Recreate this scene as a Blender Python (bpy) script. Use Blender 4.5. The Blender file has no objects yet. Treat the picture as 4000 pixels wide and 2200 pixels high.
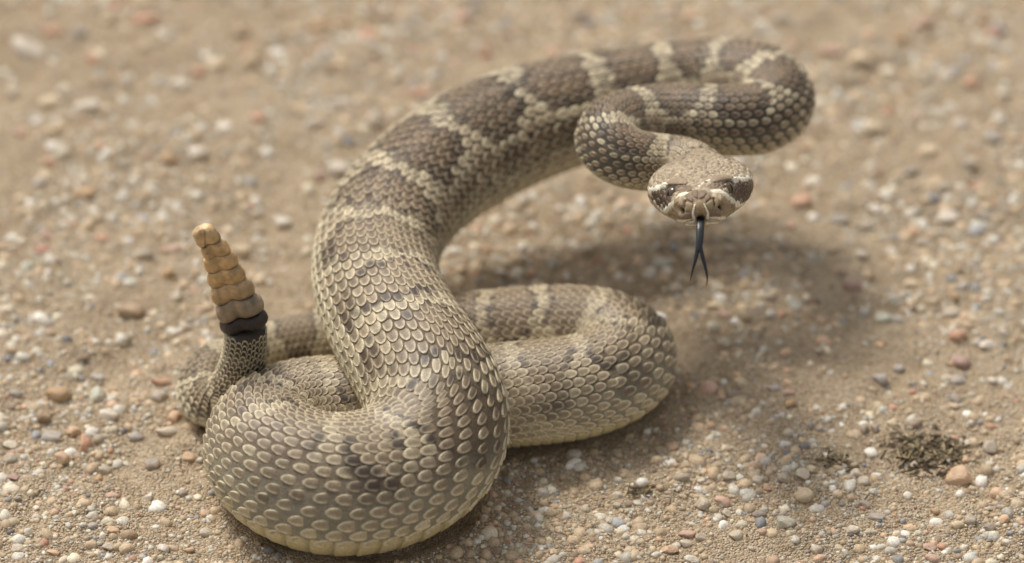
import bpy, bmesh, math, random
import numpy as np
from mathutils import Vector, Matrix
from mathutils.bvhtree import BVHTree
from mathutils.kdtree import KDTree

random.seed(11)
rng = np.random.default_rng(11)
scene = bpy.context.scene
col = scene.collection

# ------------------------------------------------------------------ camera
CM = 0.01
PITCH = math.radians(38)          # telephoto looking down on the ground
DIST = 1.80                       # metres to the plane in focus
K = 13100.0                       # photo pixels (4000 wide) per metre in the plane in focus
ZF = 0.0511                       # height of the middle of the picture in the focus plane
FWD = np.array([0, math.cos(PITCH), -math.sin(PITCH)])
UPV = np.array([0, math.sin(PITCH), math.cos(PITCH)])
RGT = np.array([1.0, 0, 0])
CAMP = np.array([0, 0, ZF]) - DIST * FWD

cam = bpy.data.cameras.new('camera')
cam.sensor_width = 36.0
cam.lens = 36.0 * DIST / (4000.0 / K)
cam.clip_start = 0.05
cam.clip_end = 500.0
cam.dof.use_dof = True
cam.dof.focus_distance = DIST - 0.015
cam.dof.aperture_fstop = 5.2
camo = bpy.data.objects.new('camera', cam)
col.objects.link(camo)
camo.location = CAMP.tolist()
camo.rotation_euler = (math.radians(90) - PITCH, 0, 0)
scene.camera = camo

# ------------------------------------------------------------------ sky, sun, exposure
SUN_EL, SUN_AZ = math.radians(58), math.radians(-38)    # soft sun behind thin cloud, high, from behind left
world = bpy.data.worlds.new('World')
scene.world = world
world.use_nodes = True
wn = world.node_tree.nodes
wl = world.node_tree.links
bg = wn['Background']
sky = wn.new('ShaderNodeTexSky')
sky.sky_type = 'NISHITA'
sky.sun_disc = False
sky.sun_elevation = SUN_EL
sky.sun_rotation = SUN_AZ
sky.air_density = 1.0
sky.dust_density = 4.0
hs = wn.new('ShaderNodeHueSaturation')
hs.inputs['Saturation'].default_value = 0.22            # cloud cover: greyed sky
wl.new(sky.outputs[0], hs.inputs['Color'])
wl.new(hs.outputs[0], bg.inputs['Color'])
bg.inputs['Strength'].default_value = 0.085
sun = bpy.data.lights.new('sun', 'SUN')
sun.energy = 1.5
sun.angle = math.radians(16)
sun.color = (1.0, 0.96, 0.90)
suno = bpy.data.objects.new('sun', sun)
col.objects.link(suno)
sd = Vector((math.sin(SUN_AZ) * math.cos(SUN_EL), math.cos(SUN_AZ) * math.cos(SUN_EL), math.sin(SUN_EL)))
suno.rotation_euler = (-sd).to_track_quat('-Z', 'Y').to_euler()
scene.view_settings.view_transform = 'Standard'
scene.view_settings.look = 'None'
scene.view_settings.gamma = 1.0
scene.view_settings.use_curve_mapping = False
scene.view_settings.exposure = 0.72
scene.cycles.use_denoising = True
scene.cycles.max_bounces = 6

# ------------------------------------------------------------------ helpers
def srgb(*c):
    c = np.array(c, float) / 255.0
    return np.where(c <= 0.04045, c / 12.92, ((c + 0.055) / 1.055) ** 2.4)

def at(px, py, d):
    """photo pixel at depth DIST+d (metres along the view) -> world point"""
    k = (DIST + d) / DIST / K
    return CAMP + FWD * (DIST + d) + RGT * (px - 2000) * k + UPV * (1100 - py) * k

def ground_at(px, py, z=0.0):
    q = at(px, py, 0) - CAMP
    return CAMP + q * ((z - CAMP[2]) / q[2])

def depth_of(p):
    return float(np.dot(p - CAMP, FWD)) - DIST

def to_px(P):
    q = P - CAMP
    dz = q @ FWD
    k = DIST * K / dz
    return np.stack([2000 + (q @ RGT) * k, 1100 - (q @ UPV) * k], -1)

def hash3(ix, iy, iz):
    n = (ix * 73856093) ^ (iy * 19349663) ^ (iz * 83492791)
    n = (n ^ (n >> 13)) * 1274126177
    n = n & 0x7fffffff
    n = (n ^ (n >> 16)) * 668265263
    return ((n & 0x7fffffff) % 100003) / 100003.0 * 2 - 1

def noise3(x, y, z):
    x, y, z = np.broadcast_arrays(np.asarray(x, float), np.asarray(y, float), np.asarray(z, float))
    xi, yi, zi = (np.floor(v).astype(np.int64) for v in (x, y, z))
    fx, fy, fz = x - xi, y - yi, z - zi
    u, v, w = (f * f * f * (f * (f * 6 - 15) + 10) for f in (fx, fy, fz))
    r = 0
    for a in (0, 1):
        for b in (0, 1):
            for c in (0, 1):
                r = r + hash3(xi + a, yi + b, zi + c) * (u if a else 1 - u) * (v if b else 1 - v) * (w if c else 1 - w)
    return r

def make_obj(name, verts, faces, mat=None, cols=None, parent=None, smooth=True, link=True):
    """faces: list of (n,k) int arrays"""
    me = bpy.data.meshes.new(name)
    verts = np.ascontiguousarray(verts, dtype=np.float32)
    if not isinstance(faces, (list, tuple)):
        faces = [faces]
    me.vertices.add(len(verts))
    me.vertices.foreach_set('co', verts.ravel())
    loops = np.concatenate([f.ravel() for f in faces]).astype(np.int32)
    sizes = np.concatenate([np.full(len(f), f.shape[1]) for f in faces]).astype(np.int32)
    starts = np.concatenate([[0], np.cumsum(sizes)[:-1]]).astype(np.int32)
    me.loops.add(len(loops))
    me.loops.foreach_set('vertex_index', loops)
    me.polygons.add(len(sizes))
    me.polygons.foreach_set('loop_start', starts)
    me.polygons.foreach_set('use_smooth', np.full(len(sizes), smooth))
    me.update(calc_edges=True)
    if cols is not None:
        ca = me.color_attributes.new('col', 'FLOAT_COLOR', 'POINT')
        c4 = np.ones((len(verts), 4), np.float32)
        c4[:, :3] = cols
        ca.data.foreach_set('color', c4.ravel())
    me.validate()
    if mat:
        me.materials.append(mat)
    o = bpy.data.objects.new(name, me)
    col.objects.link(o)
    if parent is not None:
        o.parent = parent
    return o

def tag(o, label=None, cat=None, group=None, kind=None):
    for k, v in (('label', label), ('category', cat), ('group', group), ('kind', kind)):
        if v:
            o[k] = v
    return o

def mat_new(name):
    m = bpy.data.materials.new(name)
    m.use_nodes = True
    nt = m.node_tree
    return m, nt, nt.nodes['Principled BSDF']

def N(nt, t, **kw):
    n = nt.nodes.new(t)
    for k, v in kw.items():
        if k in n.inputs:
            n.inputs[k].default_value = v
        else:
            setattr(n, k, v)
    return n

def mixc(nt, fac, a, b, mode='MIX'):
    n = nt.nodes.new('ShaderNodeMix')
    n.data_type = 'RGBA'
    n.blend_type = mode
    for s, v in ((n.inputs['Factor'], fac), (n.inputs[6], a), (n.inputs[7], b)):
        if isinstance(v, bpy.types.NodeSocket):
            nt.links.new(v, s)
        elif isinstance(v, (int, float)):
            s.default_value = v
        else:
            s.default_value = (*v[:3], 1)
    return n.outputs[2]

def rough_noise(nt, vec, scale, lo, hi, detail=3.0):
    n = N(nt, 'ShaderNodeTexNoise', Scale=scale, Detail=detail)
    if vec is not None:
        nt.links.new(vec, n.inputs['Vector'])
    r = N(nt, 'ShaderNodeMapRange')
    r.inputs['From Min'].default_value = 0.3
    r.inputs['From Max'].default_value = 0.7
    r.inputs['To Min'].default_value = lo
    r.inputs['To Max'].default_value = hi
    nt.links.new(n.outputs['Fac'], r.inputs['Value'])
    return r.outputs[0]

# ------------------------------------------------------------------ materials
def vc_material(name, rough=0.5, spec=0.4, speck=0.25, speck_scale=900, bump=0.15, bump_scale=1800, sss=0.0):
    m, nt, b = mat_new(name)
    a = N(nt, 'ShaderNodeVertexColor', layer_name='col')
    tc = N(nt, 'ShaderNodeTexCoord')
    f = rough_noise(nt, tc.outputs['Object'], speck_scale, 1 - speck, 1 + speck, 4)
    vm = nt.nodes.new('ShaderNodeVectorMath')
    vm.operation = 'SCALE'
    nt.links.new(a.outputs['Color'], vm.inputs[0])
    nt.links.new(f, vm.inputs['Scale'])
    nt.links.new(vm.outputs[0], b.inputs['Base Color'])
    b.inputs['Roughness'].default_value = rough
    b.inputs['Specular IOR Level'].default_value = spec
    if sss:
        b.inputs['Subsurface Weight'].default_value = sss
        b.inputs['Subsurface Radius'].default_value = (1.0, 0.6, 0.35)
        b.inputs['Subsurface Scale'].default_value = 0.002
    n = N(nt, 'ShaderNodeTexNoise', Scale=bump_scale, Detail=3.0)
    nt.links.new(tc.outputs['Object'], n.inputs['Vector'])
    bp = N(nt, 'ShaderNodeBump', Strength=bump, Distance=0.0006)
    nt.links.new(n.outputs['Fac'], bp.inputs['Height'])
    nt.links.new(bp.outputs[0], b.inputs['Normal'])
    return m

M_SCALE = vc_material('scale_keratin', rough=0.46, spec=0.45, speck=0.22, speck_scale=1500, bump=0.25, bump_scale=2600)
M_SKIN = vc_material('snake_skin', rough=0.62, spec=0.3, speck=0.2, speck_scale=1200, bump=0.5, bump_scale=1500)
M_HEAD = vc_material('head_skin', rough=0.55, spec=0.35, speck=0.15, speck_scale=1600, bump=0.3, bump_scale=2200)
M_RATTLE = vc_material('rattle_horn', rough=0.42, spec=0.45, speck=0.3, speck_scale=330, bump=0.6, bump_scale=800, sss=0.3)
M_GRAIN = vc_material('sand_grain', rough=0.55, spec=0.35, speck=0.2, speck_scale=1500, bump=0.3, bump_scale=2500, sss=0.25)
M_LITTER = vc_material('dry_litter', rough=0.85, spec=0.2, speck=0.35, speck_scale=900, bump=0.4)

def tongue_material():
    m, nt, b = mat_new('tongue_black')
    b.inputs['Base Color'].default_value = (*srgb(26, 28, 33), 1)
    b.inputs['Roughness'].default_value = 0.33
    tc = N(nt, 'ShaderNodeTexCoord')
    n = N(nt, 'ShaderNodeTexNoise', Scale=900.0, Detail=2.0)
    nt.links.new(tc.outputs['Object'], n.inputs['Vector'])
    bp = N(nt, 'ShaderNodeBump', Strength=0.2, Distance=0.0004)
    nt.links.new(n.outputs['Fac'], bp.inputs['Height'])
    nt.links.new(bp.outputs[0], b.inputs['Normal'])
    return m
M_TONGUE = tongue_material()

def pebble_material():
    m, nt, b = mat_new('pebble_stone')
    oi = N(nt, 'ShaderNodeObjectInfo')
    tc = N(nt, 'ShaderNodeTexCoord')
    add = nt.nodes.new('ShaderNodeVectorMath')
    add.operation = 'ADD'
    nt.links.new(tc.outputs['Object'], add.inputs[0])
    nt.links.new(oi.outputs['Random'], add.inputs[1])
    f = rough_noise(nt, add.outputs[0], 2.2, 0.72, 1.2, 6)
    vm = nt.nodes.new('ShaderNodeVectorMath')
    vm.operation = 'SCALE'
    nt.links.new(oi.outputs['Color'], vm.inputs[0])
    nt.links.new(f, vm.inputs['Scale'])
    # dusty sand film and stains
    f2 = rough_noise(nt, add.outputs[0], 1.3, 0.2, 0.68, 5)
    c = mixc(nt, f2, vm.outputs[0], srgb(198, 172, 138))
    nt.links.new(c, b.inputs['Base Color'])
    b.inputs['Roughness'].default_value = 0.52
    b.inputs['Specular IOR Level'].default_value = 0.4
    b.inputs['Subsurface Weight'].default_value = 0.12
    b.inputs['Subsurface Radius'].default_value = (1, 0.8, 0.6)
    b.inputs['Subsurface Scale'].default_value = 0.0012
    n = N(nt, 'ShaderNodeTexNoise', Scale=5.0, Detail=6.0)
    nt.links.new(add.outputs[0], n.inputs['Vector'])
    bp = N(nt, 'ShaderNodeBump', Strength=0.5, Distance=0.0008)
    nt.links.new(n.outputs['Fac'], bp.inputs['Height'])
    nt.links.new(bp.outputs[0], b.inputs['Normal'])
    return m
M_PEBBLE = pebble_material()

def sand_material():
    m, nt, b = mat_new('sand')
    geo = N(nt, 'ShaderNodeNewGeometry')
    pos = geo.outputs['Position']
    big = rough_noise(nt, pos, 22.0, 0.0, 1.0, 4)
    c = mixc(nt, big, srgb(182, 160, 130), srgb(210, 189, 157))
    mid = rough_noise(nt, pos, 130.0, 0.0, 0.55, 4)
    c = mixc(nt, mid, c, srgb(147, 127, 101))
    vo = N(nt, 'ShaderNodeTexVoronoi', Scale=1400.0)
    nt.links.new(pos, vo.inputs['Vector'])
    hsv = N(nt, 'ShaderNodeSeparateColor')
    nt.links.new(vo.outputs['Color'], hsv.inputs[0])
    ramp = N(nt, 'ShaderNodeValToRGB')
    cr = ramp.color_ramp
    stops = [(0.0, (116, 96, 76)), (0.3, (172, 149, 118)), (0.6, (190, 168, 138)), (0.8, (216, 204, 182)), (0.93, (196, 160, 134)), (1.0, (140, 136, 130))]
    cr.elements[0].position, cr.elements[0].color = stops[0][0], (*srgb(*stops[0][1]), 1)
    cr.elements[1].position, cr.elements[1].color = stops[-1][0], (*srgb(*stops[-1][1]), 1)
    for p, cc in stops[1:-1]:
        e = cr.elements.new(p)
        e.color = (*srgb(*cc), 1)
    nt.links.new(hsv.outputs[0], ramp.inputs['Fac'])
    c = mixc(nt, 0.5, c, ramp.outputs[0])
    nt.links.new(c, b.inputs['Base Color'])
    b.inputs['Roughness'].default_value = 0.9
    b.inputs['Specular IOR Level'].default_value = 0.2
    n = N(nt, 'ShaderNodeTexNoise', Scale=700.0, Detail=6.0)
    nt.links.new(pos, n.inputs['Vector'])
    ad = nt.nodes.new('ShaderNodeMath')
    ad.operation = 'SUBTRACT'
    nt.links.new(n.outputs['Fac'], ad.inputs[0])
    nt.links.new(vo.outputs['Distance'], ad.inputs[1])
    bp = N(nt, 'ShaderNodeBump', Strength=0.9, Distance=0.0012)
    nt.links.new(ad.outputs[0], bp.inputs['Height'])
    nt.links.new(bp.outputs[0], b.inputs['Normal'])
    return m
M_SAND = sand_material()

# ------------------------------------------------------------------ ground
def gh(x, y):
    """height of the sand surface in metres"""
    x = np.asarray(x, float)
    y = np.asarray(y, float)
    h = 1.3e-3 * noise3(x * 14, y * 14, 0.3) + 1.5e-3 * noise3(x * 42 + 5, y * 42, 1.7)
    h = h + 1.2e-3 * noise3(x * 120, y * 120 + 9, 2.2) + 0.55e-3 * noise3(x * 290 + 3, y * 290, 5.1)
    return h - 0.9e-3 + berm(x, y)

def axis_coords(lo, hi, step, far):
    mid = np.arange(lo, hi + step / 2, step)
    out, d, e = [], step, 0.0
    while e < far:
        d *= 1.35
        e += d
        out.append(e)
    out = np.array(out)
    return np.concatenate([lo - out[::-1], mid, hi + out])

# ------------------------------------------------------------------ the snake's centre line, from nape to tail
UPW = (0.0, math.cos(PITCH), math.sin(PITCH))     # world up in (right, up, towards camera)
HEAD_UP = (-0.11, 0.97, 0.24)
SQ = 0.88                                          # belly flattening
# (px, py, depth cm or None when lying on the ground, radius px, dorsal direction)
CTRL = [
    (2736, 688, 1.0, 108, HEAD_UP),
    (2690, 648, 2.2, 112, (0.0, 0.9, 0.45)),
    (2580, 640, 2.4, 116, (0.0, 0.85, 0.5)),
    (2445, 636, 2.0, 120, (0.0, 0.85, 0.5)),
    (2355, 560, 2.5, 126, (0.0, 0.8, 0.6)),
    (2430, 482, 3.8, 132, UPW),
    (2600, 462, 4.4, 136, UPW),
    (2800, 474, 4.3, 140, UPW),
    (2960, 478, 4.6, 144, UPW),
    (3045, 410, 5.6, 146, UPW),
    (2975, 325, 7.2, 158, UPW),
    (2800, 316, 8.3, 168, UPW),
    (2600, 346, 8.4, 182, UPW),
    (2400, 398, 8.1, 204, UPW),
    (2200, 448, 7.7, 224, UPW),
    (2000, 510, 7.3, 238, UPW),
    (1800, 608, 6.6, 242, UPW),
    (1640, 722, 5.8, 238, (0.05, 0.79, 0.62)),
    (1515, 860, 4.8, 236, (0.15, 0.75, 0.65)),
    (1462, 1020, 3.5, 240, (0.30, 0.65, 0.7)),
    (1490, 1190, 1.8, 250, (0.40, 0.6, 0.7)),
    (1590, 1370, 0.2, 262, (0.38, 0.65, 0.65)),
    (1694, 1540, -1.0, 274, (0.20, 0.75, 0.62)),
    (1716, 1685, -1.6, 280, (0.08, 0.79, 0.62)),
    (1640, 1812, -2.0, 285, (0.0, 0.86, 0.5)),
    (1478, 1893, None, 289, (0.0, 0.91, 0.4)),
    (1280, 1910, None, 286, (0.0, 0.91, 0.4)),
    (1110, 1852, None, 272, (0.1, 0.9, 0.4)),
    (1032, 1745, None, 242, (0.25, 0.8, 0.5)),
    (1070, 1655, None, 222, UPW),
    (1210, 1606, None, 210, UPW),
    (1420, 1598, None, 206, UPW),
    (1700, 1580, None, 206, UPW),
    (2000, 1548, None, 210, UPW),
    (2240, 1528, None, 208, (0.0, 0.91, 0.4)),
    (2415, 1465, None, 207, (-0.2, 0.86, 0.45)),
    (2462, 1380, None, 200, (-0.25, 0.79, 0.55)),
    (2345, 1316, None, 192, UPW),
    (2100, 1302, None, 184, UPW),
    (1800, 1312, None, 164, UPW),
    (1500, 1322, None, 140, UPW),
    (1250, 1332, None, 118, UPW),
    (1010, 1372, None, 115, UPW),
    (850, 1438, None, 116, UPW),
    (786, 1525, None, 114, UPW),
    (822, 1602, None, 104, UPW),
    (895, 1560, 1.7, 94, (0.1, 0.6, 0.75)),
    (940, 1470, 1.2, 88, (0.25, 0.3, 0.9)),
    (958, 1385, 0.7, 83, (0.3, 0.2, 0.93)),
    (963, 1300, 0.2, 80, (0.3, 0.2, 0.93)),
    (958, 1272, 0.0, 80, (0.3, 0.2, 0.93)),
]
cp, cr_, ch = [], [], []
for px, py, d, rp, h in CTRL:
    if d is None:
        r = rp / K
        for _ in range(3):
            p = ground_at(px, py, SQ * r * 0.985 - 0.0008)
            r = rp / K * (DIST + depth_of(p)) / DIST
    else:
        p = at(px, py, d * CM)
        r = rp / K * (DIST + d * CM) / DIST
    cp.append(p)
    cr_.append(r)
    ch.append(h[0] * RGT + h[1] * UPV - h[2] * FWD)
cp, cr_, ch = np.array(cp), np.array(cr_), np.array(ch)
SNOUT = at(2738, 822, -3.0 * CM)
NAPE = cp[0]
AX = (SNOUT - NAPE)
HL = float(np.linalg.norm(AX))                     # head length
AX /= HL
pts = np.vstack([NAPE + AX * 0.016, cp, cp[-1] + (cp[-1] - cp[-2])])
seg = []
U = []
for i in range(1, len(pts) - 2):
    p0, p1, p2, p3 = pts[i - 1:i + 3]
    t0 = 0
    t1 = t0 + np.linalg.norm(p1 - p0) ** 0.5
    t2 = t1 + np.linalg.norm(p2 - p1) ** 0.5
    t3 = t2 + np.linalg.norm(p3 - p2) ** 0.5
    t = np.linspace(t1, t2, 60, endpoint=False)[:, None]
    A1 = (t1 - t) / (t1 - t0) * p0 + (t - t0) / (t1 - t0) * p1
    A2 = (t2 - t) / (t2 - t1) * p1 + (t - t1) / (t2 - t1) * p2
    A3 = (t3 - t) / (t3 - t2) * p2 + (t - t2) / (t3 - t2) * p3
    B1 = (t2 - t) / (t2 - t0) * A1 + (t - t0) / (t2 - t0) * A2
    B2 = (t3 - t) / (t3 - t1) * A2 + (t - t1) / (t3 - t1) * A3
    seg.append((t2 - t) / (t2 - t1) * B1 + (t - t1) / (t2 - t1) * B2)
    U.append(np.linspace(i - 1, i, 60, endpoint=False))
line = np.vstack(seg + [cp[-1:]])
U = np.concatenate(U + [[len(cp) - 1]])
arc = np.concatenate([[0], np.cumsum(np.linalg.norm(np.diff(line, axis=0), axis=1))])
DS = 0.0005
LEN = arc[-1]
SS = np.arange(0, LEN, DS)
Cc = np.stack([np.interp(SS, arc, line[:, k]) for k in range(3)], -1)
uu = np.interp(SS, arc, U)
RR = np.interp(uu, np.arange(len(cp)), cr_)
HH = np.stack([np.interp(uu, np.arange(len(cp)), ch[:, k]) for k in range(3)], -1)

for i_ in range(0, len(CTRL), 3):
    print('u', CTRL[i_][:2], round(float(arc[min(i_ * 60, len(arc) - 1)] / LEN), 3), 'z', cp[i_][2].round(4))

def gsmooth(a, sig):
    n = int(sig * 3)
    k = np.exp(-0.5 * (np.arange(-n, n + 1) / sig) ** 2)
    k /= k.sum()
    ap = np.concatenate([2 * a[:1] - a[n:0:-1], a, 2 * a[-1:] - a[-2:-n - 2:-1]])
    if a.ndim == 1:
        return np.convolve(ap, k, 'valid')
    return np.stack([np.convolve(ap[:, j], k, 'valid') for j in range(a.shape[1])], -1)

Cc = gsmooth(Cc, 13)
RR = gsmooth(RR, 16)
HH = gsmooth(HH, 40)
TT = np.gradient(Cc, axis=0)
TT /= np.linalg.norm(TT, axis=1)[:, None]
TT[0] = -AX
DD = HH - (HH * TT).sum(1)[:, None] * TT
DD /= np.linalg.norm(DD, axis=1)[:, None]
SD = np.cross(TT, DD)
print('snake length m', LEN, 'lowest centre', Cc[:, 2].min(), 'max radius', RR.max())

def itp(A, s):
    f = np.clip(np.asarray(s) / DS, 0, len(SS) - 1.001)
    i = f.astype(int)
    w = f - i
    if A.ndim > 1:
        w = w[..., None]
    return A[i] * (1 - w) + A[i + 1] * w

def body(s, th):
    c, d, e, r = itp(Cc, s), itp(DD, s), itp(SD, s), itp(RR, s)
    ct, st = np.cos(th), np.sin(th)
    k = np.where(ct < 0, SQ, 1.0) * (1 + 0.03 * np.maximum(0, ct) ** 6)
    # sides of a resting body bulge a little
    return c + (r * ct * k)[..., None] * d + (r * st * 1.01)[..., None] * e

def body_nrm(s, th):
    h = 0.02
    e1 = body(s, th + h) - body(s, th - h)
    t = itp(TT, s)
    n = np.cross(e1, t)
    n /= np.linalg.norm(n, axis=-1)[..., None]
    o = body(s, th) - itp(Cc, s)
    sg = np.sign((n * o).sum(-1))[..., None]
    return n * sg

def stretch(s, th):
    h = 0.002
    return np.linalg.norm(body(s + h, th) - body(s - h, th), axis=-1) / (2 * h)

footprint = KDTree(len(Cc[::10]))
for i, p in enumerate(Cc[::10]):
    footprint.insert((p[0], p[1], 0), i)
footprint.balance()


def berm(x, y):
    """sand pushed up along the edge of the resting coils"""
    x, y = np.broadcast_arrays(x, y)
    out = np.zeros(x.size)
    near_ = (np.abs(x.ravel()) < 0.17) & (np.abs(y.ravel() - 0.0) < 0.14)
    xs, ys = x.ravel(), y.ravel()
    for k in np.where(near_)[0]:
        co, i, d = low_line.find((xs[k], ys[k], 0))
        e = d - low_r[i] * 0.80
        if -0.02 < e < 0.02:
            out[k] = 1.0 if e < 0 else math.exp(-(e / 0.006) ** 2)
            if e < 0:
                out[k] = math.exp(-(e / 0.005) ** 2)
    lump = 0.75 + 0.5 * noise3(xs * 90, ys * 90, 12.5)
    return (out * 1.9e-3 * lump).reshape(x.shape)

lowi = [i for i in range(0, len(Cc), 6) if Cc[i, 2] < RR[i] * 1.1]
low_r = [RR[i] for i in lowi]
low_line = KDTree(len(lowi))
for k_, i in enumerate(lowi):
    low_line.insert((Cc[i, 0], Cc[i, 1], 0), k_)
low_line.balance()

gx = axis_coords(-0.30, 0.30, 0.0018, 120)
gy = axis_coords(-0.22, 0.50, 0.0018, 120)
GX, GY = np.meshgrid(gx, gy)
damp = 1.0 / (1.0 + (np.maximum(0, np.hypot(GX, GY) - 3)) ** 2 * 0)
GZ = gh(GX, GY)
nx, ny = len(gx), len(gy)
idx = np.arange(nx * ny).reshape(ny, nx)
gf = np.stack([idx[:-1, :-1], idx[:-1, 1:], idx[1:, 1:], idx[1:, :-1]], -1).reshape(-1, 4)
ground = make_obj('ground', np.stack([GX, GY, GZ], -1).reshape(-1, 3), gf, M_SAND)
tag(ground, 'pale brown sandy ground with fine grit', 'ground', kind='structure')

# ------------------------------------------------------------------ snake colouring (true pattern of the skin)
C_TAN = srgb(155, 137, 111)
C_PALE = srgb(211, 197, 164)
C_BLOT = srgb(106, 83, 61)
C_DARK = srgb(62, 50, 42)
C_LOW = srgb(204, 192, 160)
C_BELLY = srgb(204, 190, 146)
C_SKIN = srgb(92, 79, 65)
C_SKIN_LOW = srgb(138, 133, 116)
PHASE = np.concatenate([[0], np.cumsum(DS / (np.interp(SS / LEN, [0, 0.15, 0.30, 0.37, 0.45, 1], [1.72, 1.6, 1.4, 1.25, 1.1, 1.35]) * np.maximum(RR, 0.0130)))])[:-1]

def smooth(e0, e1, x):
    t = np.clip((x - e0) / (e1 - e0), 0, 1)
    return t * t * (3 - 2 * t)

def pattern(s, th):
    """linear rgb of the scale at body length s and angle th from the spine"""
    s = np.asarray(s)
    th = np.asarray(th)
    r = itp(RR, s)
    x, y = s / 0.01, th * r / 0.01
    w1 = noise3(x * 2.9, y * 2.9, 3.3)
    w2 = noise3(x * 2.1 + 40, y * 2.1, 7.7)
    w3 = noise3(x * 0.9, y * 0.9, 17.7)
    ph = itp(PHASE, s) + 0.10 * w1 + 0.05 * w2
    f = ph - np.floor(ph)
    u = s / LEN
    strong = 1 - smooth(0.34, 0.44, u) * 0.32 - smooth(0.48, 0.54, u) * 0.14 + 0.25 * smooth(0.70, 0.85, u)
    strong = strong * smooth(0.0, 0.022, s)
    band = smooth(0.70, 0.86, u)                          # blotches turn into cross bands to the tail
    wide = smooth(0.33, 0.42, u) * (1 - smooth(0.48, 0.56, u))
    a = np.abs(th) * (1 - 0.45 * band - 0.45 * wide) + 0.12 * w2
    a = np.maximum(a, 0.0)
    d = (np.abs(f - 0.5) / 0.39) ** 3 + (a / 0.84) ** 3
    d = d ** (1 / 3.0)
    c = np.zeros(s.shape + (3,)) + C_TAN
    low = smooth(1.45, 2.1, np.abs(th))
    fl = smooth(0.75, 1.1, np.abs(th)) * (1 - smooth(1.7, 2.1, np.abs(th))) * (1 - smooth(0.34, 0.46, u))
    c = c * (1 - low[..., None]) + C_LOW * low[..., None]
    def put(c, col_, k):
        k = np.clip(k, 0, 1)[..., None]
        return c * (1 - k) + col_ * k
    c = put(c, C_BLOT * 1.15, fl * 0.75)                    # browner flanks on the fore body
    pale = smooth(0.97, 1.05, d) * (1 - 0.75 * smooth(1.10, 1.2, d)) * (1 - smooth(1.25, 1.4, d))
    c = put(c, C_PALE, pale * 0.66 * strong * (0.55 + 0.45 * smooth(-0.4, 0.2, w1)))
    ins = 1 - smooth(0.93, 1.03, d)
    c = put(c, C_BLOT, ins * np.clip(0.30 + 0.65 * (strong - 0.38) / 0.62, 0, 1) * (1 - 0.4 * wide))
    edge = smooth(0.72, 0.86, d) * (1 - smooth(0.98, 1.05, d))
    frag = smooth(-0.4, 0.15, w3 + 0.6 * w2)
    c = put(c, C_DARK, edge * np.where(strong > 0.75, 0.6 + 0.2 * w2, 0.85 * frag))
    # side blotches
    for cen, sh, sx, sy, amt in ((1.22, 0.0, 0.27, 0.26, 0.85), (1.66, 0.5, 0.2, 0.18, 0.6), (1.95, 0.0, 0.12, 0.12, 0.25)):
        g = ph + sh
        g = g - np.floor(g)
        q = np.sqrt(((g - 0.5) / sx) ** 2 + ((np.abs(th) - cen - 0.1 * w2) / sy) ** 2)
        c = put(c, C_DARK * 0.55 + C_BLOT * 0.45, (1 - smooth(0.75, 1.1, q)) * amt * (0.45 + 0.55 * strong) * (0.4 + 0.6 * frag))
        c = put(c, C_PALE, smooth(1.0, 1.15, q) * (1 - smooth(1.2, 1.5, q)) * 0.4 * (0.4 + 0.6 * frag))
    # the tail end: dark rings, the last one black
    te = smooth(0.965, 0.99, u + 0.01 * w1)
    ring = 0.5 + 0.5 * np.sin(u * 260)
    c = put(c, srgb(40, 33, 28), te * (0.35 + 0.6 * smooth(0.2, 0.8, w3 * 0.5 + 0.5 + 0.25 * ring)))
    c = c * (1 + 0.10 * w3 + 0.06 * w2)[..., None]
    return c

# ------------------------------------------------------------------ head form in its own frame
HU = np.array(HEAD_UP)
HU = HU[0] * RGT + HU[1] * UPV - HU[2] * FWD
HZ = DD[0]                                        # head up
HX = np.cross(-AX, HZ)                            # matches the body's side axis
NT = 208
theta = np.linspace(0, 2 * math.pi, NT, endpoint=False)

def head_ring(t):
    """t: cm behind the snout tip; returns half width, top, bottom, exponent"""
    w = np.interp(t, [0, 0.2, 0.45, 1.0, 1.5, 2.2, 2.9, 3.4, 3.8, 4.3], [0.60, 0.64, 0.70, 0.90, 1.08, 1.40, 1.58, 1.50, 1.18, RR[0] * 100])
    zt = np.interp(t, [0, 0.2, 0.6, 1.2, 1.8, 2.6, 3.3, 4.3], [0.36, 0.40, 0.47, 0.53, 0.60, 0.74, 0.82, RR[0] * 103])
    zb = np.interp(t, [0, 0.2, 0.6, 1.2, 2.0, 3.0, 4.3], [0.46, 0.54, 0.63, 0.71, 0.78, 0.82, RR[0] * 88])
    n = np.interp(t, [0, 1.5, 3.0, 4.3], [2.7, 2.6, 2.4, 2.0])
    rnd = (1 - (1 - np.clip(t / 0.42, 0, 1)) ** 2.3) ** (1 / 2.3)
    return w * rnd, zt * rnd, zb * rnd, n

HLC = HL * 100
tt = HLC * (1 - np.linspace(0, 1, 170) ** 1.0)
tt = HLC * (np.linspace(1, 0.0, 170) ** 1.35)
# smooth profiles
tg = np.linspace(0, HLC, 600)
hw, hzt, hzb, hn = head_ring(tg * 4.3 / HLC)
hs_ = [np.concatenate([v[:40], gsmooth(v, 14)[40:]]) for v in (hw, hzt, hzb, hn)]
bl = smooth(0.2, 0.5, tg)
hs_ = [v * (1 - bl) + gsmooth(v, 14) * bl for v in (hw, hzt, hzb, hn)]

def head_pt(t, th):
    w, zt, zb, n = (np.interp(t, tg, v) for v in hs_)
    ct, st = np.cos(th), np.sin(th)
    z = np.sign(ct) * np.abs(ct) ** (2 / n) * np.where(ct > 0, zt, zb)
    x = np.sign(st) * np.abs(st) ** (2 / n) * w
    base = SNOUT - AX * (t[..., None] * CM)
    return base + HX * (x[..., None] * CM) + HZ * (z[..., None] * CM)

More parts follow.
